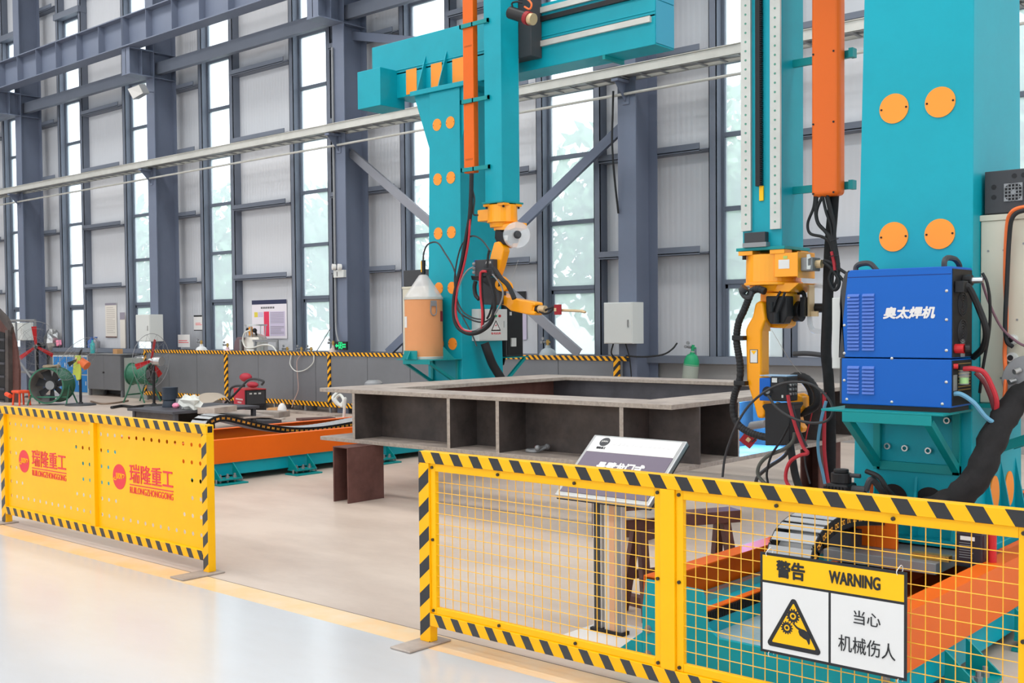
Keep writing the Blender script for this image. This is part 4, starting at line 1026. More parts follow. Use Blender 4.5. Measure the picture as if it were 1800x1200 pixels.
for x in (wx0+.115, wx1-.055):
    n = 10; P = []
    yy0 = wy0+.03 if x < -2.3 else wy0+.02
    b = MB().tube([(x-.062, wy0+.07, wz1-.005), (x-.058, wy0+.07, wz1+.022), (x-.03, wy0+.07, wz1+.036), (x+.02, wy0+.07, wz1+.034), (x+.058, wy0+.07, wz1-.004)] if x < -2.3 else [(x, wy0+.05, wz1-.01), (x, wy0+.055, wz1+.03), (x, wy0+.10, wz1+.048), (x, wy0+.20, wz1+.045), (x, wy0+.26, wz1+.02), (x, wy0+.27, wz1-.01)], .015)
    b.build('handle', DGREY, bw, smooth=True)
RX = wx1
BX('rear_panel', BLACK, bw, RX-.002, RX+.004, wy0+.012, wy1-.006, wzm+.008, wz1-.012, .002)
rp_ = BX('rear_cooler_panel', BLACK, bw, RX-.002, RX+.004, wy0+.012, wy1-.006, wz0+.01, wzm-.008, .002)
b = MB()
for i in range(9): b.bx(RX+.004, RX+.006, wy0+.09, wy1-.03, wz0+.085+.017*i, wz0+.090+.017*i)
b.build('cooling_slots', BRASS, rp_)
for zc in (1.745, 1.60):
    b = MB()
    for k in range(1, 6): b.ringtube((RX+.004, (wy0+wy1)/2, zc), (RX+.008, (wy0+wy1)/2, zc), .013*k, .013*k-.004, 20)
    b.build('fan_guard', DGREY, bw)
MB().bx(RX+.004, RX+.05, wy0+.03, wy0+.10, 1.80, 1.86).cyl((RX+.004, wy0+.16, 1.865), (RX+.05, wy0+.16, 1.865), .03, n=14).build('power_socket', BLACK, bw, .004)
MB().cyl((RX+.004, wy0+.16, 1.865), (RX+.10, wy0+.17, 1.865), .017, n=12).build('connector', SILVER, bw)
MB().cyl((RX+.002, wy0+.05, 1.515), (RX+.05, wy0+.05, 1.515), .024, n=18).build('output_plug', RED, bw); MB().cyl((RX+.05, wy0+.05, 1.515), (RX+.07, wy0+.06, 1.515), .022, n=12).build('plug_sleeve', BLACK, bw)
MB().bx(RX+.004, RX+.006, wy0+.12, wy0+.18, 1.47, 1.56).build('rating_plate', GREY, bw); MB().bx(RX+.004, RX+.006, wy0+.02, wy0+.07, 1.30, 1.38).build('rating_plate', GREY, bw)
MB().cyl((RX+.03, wy0+.10, 1.33), (RX+.03, wy0+.10, 1.405), .025, n=16).build('flow_cup', CLEAR, bw); MB().cyl((RX+.03, wy0+.10, 1.335), (RX+.03, wy0+.10, 1.365), .022, n=16).build('coolant', mat('coolant_green', (150, 220, 100), .4), bw); MB().cyl((RX+.03, wy0+.10, 1.405), (RX+.03, wy0+.10, 1.425), .027, n=16).build('cup_cap', DGREY, bw)
MB().cyl((RX+.0, wy0+.03, 1.425), (RX+.02, wy0+.04, 1.425), .014, n=12).build('red_nipple', RED, bw)
BX('side_filter', WHITEC, bw, wx0-.075, wx0-.02, wy0+.05, wy1-.05, 1.40, 1.79, .004)

def cable(name, label, pts, r, m, n=8, rib=0.0, cat='cable', group=None):
    return tag(MB().tube(pts, r, n, rib=rib).build(name, m, None, smooth=True), label, cat, group)
Yw = 5.76
cable('power_cable', 'thick black cable curving down from the rear of the blue welder', [(RX+.03, wy0+.07, 1.83), at(1703, 505, Y=5.8), at(1722, 545, Y=5.85), at(1733, 580, Y=5.88), at(1728, 610, Y=5.95), at(1711, 628, Y=6.03)], .017, RUBBER)
cable('signal_cable', 'thin black signal cable dropping from the rear socket of the blue welder', [at(1727, 480, Y=5.86), at(1735, 497, Y=5.86), at(1740, 530, Y=5.9), at(1739, 580, Y=5.95), at(1728, 645, Y=6.0), at(1722, 690, Y=6.04)], .008, RUBBER)
cable('control_wire', 'purple-grey wire running from the blue welder across the cream cabinet', [(RX+.10, wy0+.17, 1.865), at(1725, 490, Y=5.88), at(1738, 530, Y=5.95), at(1760, 575, Y=6.05), at(1790, 602, Y=6.1), at(1815, 612, Y=6.12)], .007, mat('wire_mauve', (124, 92, 104), .5))
cable('red_hose', 'red coolant hose looping from the cooler under the blue welder', [at(1694, 648, Y=5.78), at(1712, 648, Y=5.78), at(1730, 655, Y=5.8), at(1744, 680, Y=5.83), at(1752, 705, Y=5.85), at(1750, 728, Y=5.88)], .013, HOSER, cat='hose')
cable('dark_red_cable', 'dark red and grey cables behind the red coolant hose', [at(1715, 655, Y=5.85), at(1730, 672, Y=5.87), at(1742, 700, Y=5.9), at(1750, 730, Y=5.92)], .012, mat('hose_maroon', (116, 56, 60), .5), cat='hose')
cable('grey_hose', 'grey hose beside the red coolant hose under the welder', [at(1712, 645, Y=5.9), at(1728, 668, Y=5.92), at(1740, 695, Y=5.95), at(1757, 730, Y=5.9), at(1762, 740, Y=5.85)], .011, GREY, cat='hose')
cable('blue_hose', 'pale blue coolant hose curving from the cooler down to the black sleeve', [at(1674, 692, Y=5.74), at(1690, 693, Y=5.74), at(1712, 708, Y=5.76), at(1733, 733, Y=5.8), at(1752, 744, Y=5.84), at(1762, 738, Y=5.88), at(1758, 725, Y=5.9)], .012, HOSEB, cat='hose')
cable('orange_cable', 'orange cable hanging down the front of the cream control cabinet', [at(1830, 366, Y=6.1), at(1800, 364, Y=6.1), at(1778, 373, Y=6.1), at(1770, 400, Y=6.12), at(1767, 480, Y=6.13), at(1769, 560, Y=6.13), at(1766, 620, Y=6.12), at(1768, 660, Y=6.05), at(1766, 700, Y=6.0)], .011, HOSEO)
cable('black_cable', 'black cable beside the orange one, entering the cabinet gland', [at(1830, 372, Y=6.08), at(1800, 370, Y=6.08), at(1780, 382, Y=6.08), at(1774, 420, Y=6.1), at(1770, 500, Y=6.1), at(1767, 570, Y=6.1), at(1770, 600, Y=6.08), at(1780, 609, Y=6.1)], .012, RUBBER)
# grey reel at right edge
rl = empty('cable_connectors', at(1795, 660, Y=6.05), 'grey round connectors with cables at the right edge beside the black sleeve', 'connector')
c_ = at(1812, 668, Y=6.08)
MB().cyl(c_, c_+Vector((0, -.05, 0)), .13, n=28).build('housing', GREY, rl, .004)
for pxy in ((1784, 668), (1782, 695), (1793, 650)):
    q = at(*pxy, Y=6.02); MB().cyl(q, q+Vector((-.02, -.03, -.01)), .014, n=12).build('plug', SILVER, rl)
# black fabric cable sleeve at right, running down and left to the rail
sl = [at(1812, 690, Y=6.0), at(1786, 705, Y=5.96), at(1765, 735, Y=5.9), at(1742, 780, Y=5.82), at(1722, 830, Y=5.76), at(1690, 868, Y=5.72), at(1655, 890, Y=5.72), at(1615, 902, Y=5.8)]
b = MB().tube(sl, .066, 14, sub=4)
b.bm.verts.ensure_lookup_table(); nv = len(b.bm.verts)
for i in range(0, nv-13, 14):
    R_ = [b.bm.verts[j] for j in range(i, i+14)]; c_ = sum((v.co for v in R_), Vector())/14; k_ = 1+.10*math.sin(i*.9)+rnd.uniform(-.08, .08)
    for v in R_: v.co = c_+(v.co-c_)*(k_+rnd.uniform(-.07, .07))
tag(b.build('cable_sleeve', SLEEVE, None, smooth=True), 'wide crumpled black fabric cable sleeve sloping down beside the blue welder', 'cable sleeve')
cable('thin_loop_cable', 'black sleeve tail from the rail motor into the column hole', [at(1523, 828, Y=5.75), at(1545, 838, Y=5.72), at(1560, 860, Y=5.75), at(1575, 875, Y=5.9), at(1590, 880, Y=6.03)], .014, RUBBER)
# drive motor of the near carriage, oil tank, orange bracket
dm = empty('drive_motor', (-2.78, 5.73, .43), 'black servo motor standing on the near carriage left of the column', 'motor')
c_ = at(1478, 845, Y=5.73)
MB().bx(c_.x-.09, c_.x+.09, 5.66, 5.84, .431, .52).build('gearbox', DGREY, dm, .006)
MB().bx(c_.x-.065, c_.x+.065, 5.67, 5.80, .52, .775).build('body', BLACK, dm, .014); MB().cyl((c_.x, 5.735, .775), (c_.x, 5.735, .83), .055, n=20).cyl((c_.x, 5.735, .83), (c_.x, 5.735, .85), .04, n=20).build('encoder_cap', BLACK, dm, .004)
b = MB()
for i in range(7): b.bx(c_.x-.07+.02*i, c_.x-.06+.02*i, 5.662, 5.67, .55, .76)
b.build('fins', BLACK, dm)
MB().cyl((c_.x+.065, 5.735, .745), (c_.x+.14, 5.735, .745), .022, n=14).build('plug', DGREY, dm); MB().cyl((c_.x+.05, 5.735, .82), (c_.x+.11, 5.735, .82), .012, n=10).build('plug', DGREY, dm)
cable('motor_cable', 'dark braided cable from the near carriage motor to the column hole', [(c_.x+.14, 5.735, .745), at(1532, 842, Y=5.74), at(1550, 862, Y=5.8), at(1558, 872, Y=5.9)], .018, DGREY)
cable('motor_lead', 'orange lead beside the near carriage motor', [at(1532, 842, Y=5.78), at(1532, 862, Y=5.8), at(1528, 885, Y=5.85), at(1524, 905, Y=5.9)], .01, HOSEO)
MB().bx(-2.62, -2.50, 5.80, 5.82, .43, .66).bx(-2.50, -2.38, 5.80, 5.82, .43, .66).bx(-2.51, -2.49, 5.82, 6.0, .43, .66).build('chain_bracket', ORANGE, gn, .003)
tk = empty('oil_tank', (-1.92, 5.62, .43), 'dark oil lubricator tank with small printed label behind the mesh on the near carriage', 'oil tank')
a = at(1682, 934, Y=5.6); c = at(1722, 986, Y=5.6)
MB().bx(-2.0, -1.87, 5.6, 5.72, .431, .605).build('tank', mat('tank_dark', (44, 36, 44), .3), tk, .01); MB().bx(-1.975, -1.905, 5.598, 5.6, .565, .585).build('label', WHITE, tk)
b = MB()
for i in range(7): b.bx(-1.98, -1.91-.02*rnd.random(), 5.598, 5.6, .55-.012*i, .553-.012*i)
b.build('printed_lines', GREY, tk); MB().cyl((-1.84, 5.66, .431), (-1.84, 5.66, .6), .02, n=14).build('pump', RED, tk)
b = MB()
for i in range(6): b.cyl((-2.22+.03*i, 5.66, .45), (-2.22+.03*i, 5.64, .45), .01, n=8)
b.bx(-2.24, -2.05, 5.65, 5.7, .431, .46)
b.build('distributor_block', BRASS, tk)
# cable chains
chain('cable_chain', 'grey cable chain with yellow dots looping over the near rail behind the mesh', [(-2.55, 5.10, .30), (-2.55, 4.96, .38), (-2.55, 4.93, .49), (-2.55, 5.0, .585), (-2.55, 5.14, .635), (-2.55, 5.32, .65), (-2.55, 5.54, .63), (-2.55, 5.76, .60)][::-1], .24, (1, 0, 0))
chain('cable_chain', 'long sagging grey cable chain with yellow dots over the far rail', [(-10.65, 6.95, .36), (-10.65, 6.82, .46), (-10.65, 6.84, .58), (-10.65, 6.93, .645), (-10.65, 7.08, .655), (-10.65, 7.3, .60), (-10.65, 7.6, .52), (-10.65, 7.95, .455), (-10.65, 8.3, .43), (-10.65, 8.7, .44), (-10.65, 9.2, .48), (-10.65, 9.8, .52)][::-1], .30, (1, 0, 0))

# ------------------------------------------------------------------ near welding robot
RY = 6.98
nr = empty('welding_robot', (-3.75, RY, 2.15), 'near yellow welding robot hanging head down left of the blue welder', 'robot')
bc = Vector((-3.745, RY, 0))
def poly(pxs, Y): return [at(x, y, Y=Y) for x, y in pxs]
b = MB().cyl(bc+Vector((0, 0, 2.125)), bc+Vector((0, 0, 1.935)), .185, .188, 40).cyl(bc+Vector((0, 0, 1.935)), bc+Vector((0, 0, 1.915)), .2, .2, 40)
for sx_ in (-1, 1):
    for sy_ in (-1, 1): b.bx(bc.x+sx_*.12-.055, bc.x+sx_*.12+.055, RY+sy_*.12-.055, RY+sy_*.12+.055, 2.122, 2.152)
ba = b.build('base', RYEL, nr, .003, smooth=False)
for sx_ in (-1, 1):
    for sy_ in (-1, 1): MB().cyl((bc.x+sx_*.145, RY+sy_*.145, 2.122), (bc.x+sx_*.145, RY+sy_*.145, 2.095), .014, n=8).build('bolt', BLACK, ba)
jb = MB().bx(bc.x+.10, bc.x+.27, RY-.17, RY+.02, 1.965, 2.125).bx(bc.x+.27, bc.x+.275, RY-.18, RY+.07, 1.955, 2.13).build('connection_box', RYEL, nr, .012)
MB().bx(bc.x+.13, bc.x+.21, RY-.172, RY-.17, 2.02, 2.08).build('rating_label', WHITE, jb); MB().bx(bc.x+.165, bc.x+.195, RY-.172, RY-.17, 2.085, 2.105).build('green_label', mat('label_green', (180, 200, 110), .5), jb)
cq = MB().bx(bc.x+.275, bc.x+.36, RY-.14, RY-.02, 2.0, 2.09).build('heavy_connector', GREY, jb, .006)
MB().cyl((bc.x+.36, RY-.08, 2.045), (bc.x+.40, RY-.08, 2.045), .028, n=16).build('gland', COPPER, cq)
MB().prism(poly([(1419, 447), (1424, 446), (1426, 453), (1421, 455), (1421, 467), (1426, 466), (1425, 473), (1419, 473)], RY-.15), (0, -.008, 0)).build('lever', WHITEC, cq)
MB().cyl(bc+Vector((0, 0, 1.915)), bc+Vector((0, 0, 1.875)), .165, .15, 32).prism(poly([(1328, 497), (1405, 497), (1387, 513), (1328, 512)], RY-.13), (0, .26, 0)).build('turret', RYEL, nr, .004)
yk = MB().prism(poly([(1336, 511), (1392, 511), (1391, 530), (1384, 572), (1376, 577), (1350, 576), (1339, 566), (1335, 540)], RY-.05), (0, .13, 0)).build('shoulder', RYEL, nr, .012, seg=3)
mo = MB().prism(poly([(1346, 520), (1383, 520), (1383, 556), (1377, 569), (1353, 569), (1346, 556)], RY-.15), (0, .10, 0)).build('motor', BLACK, nr, .008)
MB().prism(poly([(1345, 515), (1382, 515), (1382, 521), (1345, 521)], RY-.14), (0, .1, 0)).build('motor_flange', RYEL, mo)
MB().tube(poly([(1372, 512), (1365, 525), (1358, 545)], RY-.16), .009).tube(poly([(1380, 513), (1374, 530), (1366, 550), (1362, 568)], RY-.17), .009).cyl(at(1356, 531, Y=RY-.16), at(1356, 548, Y=RY-.16), .02, n=12).cyl(at(1364, 550, Y=RY-.17), at(1364, 568, Y=RY-.17), .022, n=12).build('motor_plugs', RUBBER, mo)
m2 = MB().cyl(at(1384, 547, Y=RY+.05), at(1410, 547, Y=RY+.05), .072, n=20).bx(at(1408, 547, Y=RY).x, at(1416, 547, Y=RY).x, RY-.02, RY+.12, 1.70, 1.83).build('side_motor', BLACK, nr, .004)
MB().tube(poly([(1392, 517), (1402, 514), (1412, 515), (1414, 526), (1413, 538)], RY+.04), .016).build('motor_cable', RUBBER, m2)
# lower arm
arm = MB().prism(poly([(1327, 533), (1334, 528), (1341, 532), (1345, 562), (1338, 582), (1338, 690), (1343, 706), (1345, 728), (1342, 735), (1331, 735), (1322, 702), (1312, 670), (1310, 580), (1313, 572), (1322, 556)], RY-.18), (0, .12, 0)).build('lower_arm', RYEL, nr, .016, seg=3)
st_ = MB().bx(at(1318, 614, Y=RY-.182).x, at(1332, 614, Y=RY-.182).x, RY-.1815, RY-.18, at(1325, 638, Y=RY-.18).z, at(1325, 614, Y=RY-.18).z).build('warning_label', INK, arm)
MB().bx(at(1319, 615, Y=RY-.182).x, at(1331, 615, Y=RY-.182).x, RY-.1825, RY-.1815, at(1325, 637, Y=RY-.18).z, at(1325, 615, Y=RY-.18).z).build('label_face', WHITE, arm)
MB().prism([at(1320, 616, Y=RY-.183), at(1330, 616, Y=RY-.183), at(1325, 623, Y=RY-.183)], (0, -.0008, 0)).build('label_triangle', SIGNY, arm)
MB().cyl(at(1338, 578, Y=RY-.12), at(1345, 579, Y=RY-.1), .022, n=14).bx(at(1336, 572, Y=RY-.1).x, at(1348, 572, Y=RY-.1).x, RY-.12, RY-.05, at(1340, 582, Y=RY-.1).z, at(1340, 575, Y=RY-.1).z).build('arm_stop', RYEL, arm)
# elbow, forearm, wrist behind the feeder
MB().cyl(at(1346, 722, Y=RY-.06), at(1346, 722, Y=RY+.04), .05, n=24).build('elbow', RYEL, nr)
fo = MB().prism(poly([(1385, 694), (1400, 691), (1409, 697), (1409, 718), (1402, 728), (1386, 728)], RY-.02), (0, .12, 0)).build('forearm', RYEL, nr, .012, seg=3)
MB().prism(poly([(1392, 728), (1402, 728), (1406, 745), (1411, 752), (1408, 760), (1398, 762), (1392, 752)], RY), (0, .08, 0)).build('wrist', RYEL, nr, .01)
MB().prism(poly([(1392, 744), (1398, 744), (1398, 768), (1393, 768)], RY-.02), (0, .04, 0)).build('wrist_cover', SIGNY, nr, .004)
# torch with its red collision plate
to = MB().cyl(at(1348, 744, Y=7.15), at(1322, 748, Y=7.3), .028, .03, 16).cyl(at(1322, 748, Y=7.3), at(1316, 752, Y=7.35), .02, .014, 12).build('torch_body', GREY, nr)
rq = at(1315, 773, Y=7.25)
Mr = Euler((0, math.radians(38), math.radians(20))).to_matrix()
MB().obx(rq, (.10, .03, .085), Mr).build('sensor_plate', DRED, to, .003); MB().obx(rq+Vector((.012, -.018, .004)), (.03, .004, .03), Mr).build('sensor_label', COPPER, to)
MB().tube([at(1318, 770, Y=7.25), at(1327, 763, Y=7.25), at(1340, 762, Y=7.2)], .006).tube([at(1322, 776, Y=7.24), at(1332, 768, Y=7.22), at(1343, 766, Y=7.2)], .006).build('torch_cables', RUBBER, to)
# corrugated umbilical on the left of the arm
hz_ = RY-.2
um = MB().tube(poly([(1345, 512), (1332, 508), (1322, 512), (1318, 520), (1308, 545), (1298, 568), (1295, 600), (1301, 640), (1300, 668), (1291, 695), (1289, 722), (1297, 745), (1318, 760), (1345, 768), (1362, 768)], hz_), .025, 12, rib=.05).build('corrugated_hose', RUBBER, nr, smooth=False)
for x, y in ((1298, 593), (1301, 672)):
    MB().cyl(at(x-9, y-4, Y=hz_), at(x-9, y+5, Y=hz_), .01, n=8).bx(at(x-8, y, Y=hz_).x, at(x+12, y, Y=hz_).x, hz_-.03, hz_+.03, at(x, y+5, Y=hz_).z, at(x, y-3, Y=hz_).z).build('hose_clamp', BLACK, um, .004)
MB().tube(poly([(1306, 503), (1303, 510), (1308, 520), (1318, 522), (1322, 512)], hz_-.02), .018).cyl(at(1304, 512, Y=hz_-.03), at(1310, 505, Y=hz_-.03), .03, n=14).build('elbow_joint', DGREY, um, smooth=True)
# spool guard and axle on the right
sgd = MB().tube(poly([(1460, 503), (1432, 502), (1424, 508), (1423, 530), (1423, 560), (1426, 576), (1434, 582), (1460, 582)], RY+.12), .018, 10).build('spool_guard', GUARD, nr, smooth=True)
MB().cyl(at(1428, 541, Y=RY+.12), at(1458, 541, Y=RY+.12), .032, n=16).build('spool_axle', BLACK, sgd); MB().bx(at(1417, 548, Y=RY+.05).x, at(1438, 548, Y=RY+.05).x, RY+.04, RY+.06, at(1420, 556, Y=RY).z, at(1420, 547, Y=RY).z).bx(at(1417, 500, Y=RY).x, at(1420, 500, Y=RY).x, RY+.02, RY+.1, at(1420, 556, Y=RY).z, at(1420, 500, Y=RY).z).build('spool_bracket', COPPER, sgd)
cable('welding_wire', 'thin bright welding wire stretching down from the near robot shoulder', [at(1356, 579, Y=RY-.1), at(1390, 635, Y=RY), at(1420, 670, Y=RY+.05)], .0018, SILVER, 5, cat='wire')

# wire feeder held in front of the arm
WY = 6.66
wfd = empty('wire_feeder', at(1365, 706, Y=WY), 'black and blue wire feeder box mounted on the near robot arm', 'wire feeder')
fa, fc_ = at(1354, 661, Y=WY), at(1384, 706, Y=WY)
MB().bx(fa.x, fc_.x, WY, WY+.15, fc_.z, fa.z).build('motor_case', BLACK, wfd, .008)
fb = at(1334, 664, Y=WY); MB().bx(fb.x, fa.x-.001, WY+.003, WY+.15, at(1340, 704, Y=WY).z, fb.z).build('blue_case', BLUEW, wfd, .006)
MB().bx(fb.x+.005, fc_.x-.004, WY+.004, WY+.15, fa.z, fa.z+.006).build('top_plate', BLUET, wfd)
MB().cyl(at(1349, 688, Y=WY+.002), at(1349, 688, Y=WY-.012), .034, n=20).build('inlet', BLACK, wfd); MB().cyl(at(1349, 688, Y=WY-.012), at(1349, 688, Y=WY-.03), .016, n=14).build('inlet_nut', GREY, wfd)
MB().cyl(at(1373, 669, Y=WY), at(1373, 669, Y=WY-.01), .019, n=18).build('dial', DGREY, wfd); MB().bx(at(1357, 666, Y=WY).x, at(1366, 666, Y=WY).x, WY-.002, WY, at(1360, 672, Y=WY).z, at(1360, 664, Y=WY).z).bx(at(1374, 695, Y=WY).x, at(1377, 695, Y=WY).x, WY-.002, WY, at(1375, 699, Y=WY).z, at(1375, 694, Y=WY).z).build('panel_marks', WHITEC, wfd)
b = MB()
for i in range(3):
    for j in range(3): b.cyl((fc_.x, WY+.03+.035*i, fc_.z+.05+.03*j), (fc_.x+.012, WY+.03+.035*i, fc_.z+.05+.03*j), .009, n=8)
b.build('side_terminals', SILVER, wfd)
ga, gc = at(1342, 712, Y=WY+.02), at(1388, 782, Y=WY+.02)
MB().prism(poly([(1339, 714), (1342, 710), (1392, 708), (1393, 712), (1388, 720), (1388, 782), (1345, 783), (1344, 722)], WY+.02), (0, .16, 0)).build('lower_guard', BLACK, wfd, .006)
MB().cyl(at(1368, 706, Y=WY+.08), at(1368, 712, Y=WY+.08), .014, n=12).build('guide_pin', COPPER, wfd)
# cables round the near robot
cable('wire_conduit_loop', 'big black wire conduit looping around the near robot feeder', poly([(1270, 838), (1274, 805), (1283, 775), (1297, 742), (1317, 712), (1345, 688), (1375, 674), (1405, 671), (1430, 677), (1452, 695), (1463, 715), (1460, 733), (1445, 742), (1418, 742), (1390, 733), (1365, 716), (1350, 695)], WY-.12), .0085, HOSED)
cable('feeder_hose', 'red hose hanging down from the wire feeder', poly([(1385, 694), (1388, 712), (1394, 735), (1402, 760), (1412, 785), (1420, 796), (1406, 800), (1390, 810), (1382, 828), (1382, 845), (1390, 858)], WY-.05), .012, HOSER, cat='hose')
cable('feeder_hose', 'dark hose hanging beside the red hose under the wire feeder', poly([(1392, 712), (1400, 742), (1408, 765), (1418, 785)], WY-.02), .01, HOSED, cat='hose')
cable('feeder_cable', 'thick olive grey cable curling down from behind the feeder guard', poly([(1397, 760), (1394, 775), (1380, 788), (1352, 800), (1336, 815), (1332, 832), (1340, 845), (1352, 855)], WY-.04), .013, mat('cable_olive', (84, 86, 80), .55))
cable('feeder_cable', 'thin black cable sloping down left from the feeder guard', poly([(1388, 745), (1372, 775), (1356, 800), (1348, 830), (1350, 850)], WY-.06), .008, RUBBER)
cable('feeder_cable', 'dark cable bundle falling behind the feeder toward the rail', poly([(1388, 775), (1392, 800), (1398, 835), (1406, 860)], WY+.02), .026, RUBBER)
cable('feeder_cable', 'dark cable behind, curving left below the feeder guard', poly([(1396, 770), (1380, 800), (1352, 820), (1332, 838), (1328, 855)], WY+.03), .013, HOSED)
cable('thin_red_wire', 'thin red wire running up to the right behind the feeder loop', poly([(1416, 775), (1420, 755), (1428, 720), (1424, 690)], RY+.15), .004, HOSER)
cable('thin_cable', 'thin grey cable hanging right of the red hose', poly([(1414, 798), (1416, 820), (1424, 850)], WY), .006, HOSED)
cable('torch_hose', 'black double hose arching behind the wire feeder to the torch', poly([(1385, 668), (1402, 660), (1422, 668), (1436, 690), (1434, 712), (1415, 724), (1400, 728)], RY+.05), .026, RUBBER, 12, rib=.05)
cable('torch_hose', 'second black hose arching just inside the first behind the feeder', poly([(1390, 664), (1410, 668), (1424, 688), (1424, 710), (1408, 722)], RY+.12), .02, RUBBER, 10)
# dress pack under the duct
dp = empty('cable_bundle', at(1462, 345, Y=6.93), 'bundle of black cables falling from the near orange duct past the robot', 'cable bundle')
MB().tube(poly([(1466, 335), (1463, 380), (1458, 440), (1456, 500), (1454, 560), (1452, 620), (1456, 660), (1459, 720), (1460, 790), (1459, 850)], 6.98), .036, 12).build('sleeve', SLEEVE, dp, smooth=True)
for pts, r_ in (([(1433, 340), (1430, 365), (1420, 392), (1424, 410), (1445, 416), (1458, 425), (1464, 445)], .010), ([(1436, 340), (1434, 370), (1438, 392), (1452, 408), (1462, 425), (1468, 445), (1474, 465)], .013), ([(1448, 340), (1436, 368), (1437, 390), (1450, 405), (1464, 422), (1470, 450)], .011), ([(1445, 340), (1452, 372), (1460, 395), (1464, 420), (1470, 445), (1474, 470)], .010), ([(1451, 340), (1458, 370), (1466, 400), (1468, 425), (1473, 455), (1474, 480), (1466, 505)], .011), ([(1454, 340), (1462, 372), (1467, 398), (1467, 430), (1473, 470), (1470, 498)], .010),
                ([(1448, 457), (1462, 462), (1475, 472), (1490, 482)], .011), ([(1448, 460), (1460, 470), (1474, 490), (1473, 505), (1465, 508), (1458, 490), (1464, 470)], .013), ([(1450, 463), (1466, 475), (1480, 490), (1486, 500)], .010)):
    MB().tube(poly(pts, 6.92-.02*rnd.random()), r_).build('cable', RUBBER, dp, smooth=True)
MB().tube(poly([(1462, 442), (1466, 460), (1468, 475)], 6.9), .012).build('red_cable', HOSER, dp)
for y in (421, 449): MB().bar(at(1458, y+2, Y=6.88), at(1474, y-2, Y=6.88), .006, .006).build('cable_tie', BLACK, dp)
cable('riser_hose', 'red hose rising along the black cable sleeve near the welder bracket', poly([(1449, 690), (1449, 740), (1449, 790), (1453, 830), (1456, 850)], 6.9), .013, HOSER, cat='hose')
cable('riser_hose', 'blue-grey hose rising left of the black cable sleeve', poly([(1452, 705), (1444, 735), (1438, 775), (1440, 805), (1446, 830), (1450, 850)], 6.88), .011, HOSEB, cat='hose')

# welding arc: the burning arc lights the inside of the frame
al = bpy.data.lights.new('welding_arc', 'POINT'); al.energy = 62; al.color = (.06, .36, 1.0); al.shadow_soft_size = .03
ao = bpy.data.objects.new('welding_arc', al); COL.objects.link(ao); ao.location = (-4.85, 8.5, .84)

# ------------------------------------------------------------------ far welding robot
QY = 10.53
frb = empty('welding_robot', (-9.455, QY, 3.19), 'far yellow welding robot hanging from the far gantry with arm stretched right', 'robot')
fc = Vector((-9.455, QY, 0))
b = MB().cyl(fc+Vector((0, 0, 3.185)), fc+Vector((0, 0, 2.98)), .185, .19, 36).cyl(fc+Vector((0, 0, 2.98)), fc+Vector((0, 0, 2.96)), .2, .2, 36)
for sx_ in (-1, 1):
    for sy_ in (-1, 1): b.bx(fc.x+sx_*.12-.055, fc.x+sx_*.12+.055, QY+sy_*.12-.055, QY+sy_*.12+.055, 3.165, 3.197)
ba = b.build('base', RYEL, frb, .003)
for sx_ in (-1, 1):
    for sy_ in (-1, 1): MB().cyl((fc.x+sx_*.145, QY+sy_*.145, 3.165), (fc.x+sx_*.145, QY+sy_*.145, 3.14), .014, n=8).build('bolt', BLACK, ba)
MB().bx(fc.x-.33, fc.x-.12, QY-.12, QY+.08, 2.99, 3.14).build('connection_box', RYEL, frb, .012)
MB().cyl(fc+Vector((0, 0, 2.96)), fc+Vector((0, 0, 2.90)), .17, .16, 30).prism(poly([(868, 398), (906, 390), (906, 400), (885, 408), (868, 405)], QY-.12), (0, .22, 0)).build('turret', RYEL, frb, .004)
mo = MB().prism(poly([(870, 402), (896, 402), (894, 424), (887, 430), (873, 428), (869, 418)], QY-.12), (0, .2, 0)).build('motor', BLACK, frb, .012)
MB().prism(poly([(886, 414), (893, 413), (892, 422), (888, 423)], QY-.122), (0, -.004, 0)).build('label', WHITEC, mo)
MB().prism(poly([(890, 395), (900, 392), (905, 420), (900, 434), (886, 436), (884, 428), (893, 420)], QY+.0), (0, .10, 0)).build('shoulder', RYEL, frb, .012)
MB().prism(poly([(868, 426), (876, 424), (884, 434), (886, 440), (878, 470), (872, 486), (862, 484), (858, 470), (862, 448)], QY-.16), (0, .12, 0)).build('lower_arm', RYEL, frb, .016, seg=3)
MB().cyl(at(882, 500, Y=QY-.2), at(882, 500, Y=QY+.0), .085, n=24).prism(poly([(866, 482), (878, 486), (890, 498), (892, 506), (882, 512), (872, 505)], QY-.14), (0, .12, 0)).build('elbow', RYEL, frb, .01)
fa_ = MB().prism(poly([(872, 513), (880, 515), (890, 523), (902, 524), (940, 531), (941, 537), (936, 538), (935, 546), (941, 548), (939, 554), (928, 553), (897, 546), (888, 538), (878, 534), (871, 524)], QY-.12), (0, .16, 0)).build('forearm', RYEL, frb, .018, seg=3)
MB().cyl(at(934, 541, Y=QY-.05), at(944, 543, Y=QY-.05), .055, n=18).build('wrist', RYEL, frb)
to = MB().cyl(at(943, 542.5, Y=QY-.05), at(948, 543, Y=QY-.05), .052, n=18).build('tool_flange', BLACK, frb)
MB().cyl(at(948, 543, Y=QY-.05), at(959, 543.5, Y=QY-.05), .046, n=18).build('torch_mount', COPPER, frb); MB().tube(poly([(957, 546), (965, 542), (972, 540), (978, 541)], QY-.05), .014).tube(poly([(948, 547), (956, 551), (966, 549), (973, 543)], QY-.08), .012).build('torch_cable', RUBBER, frb)
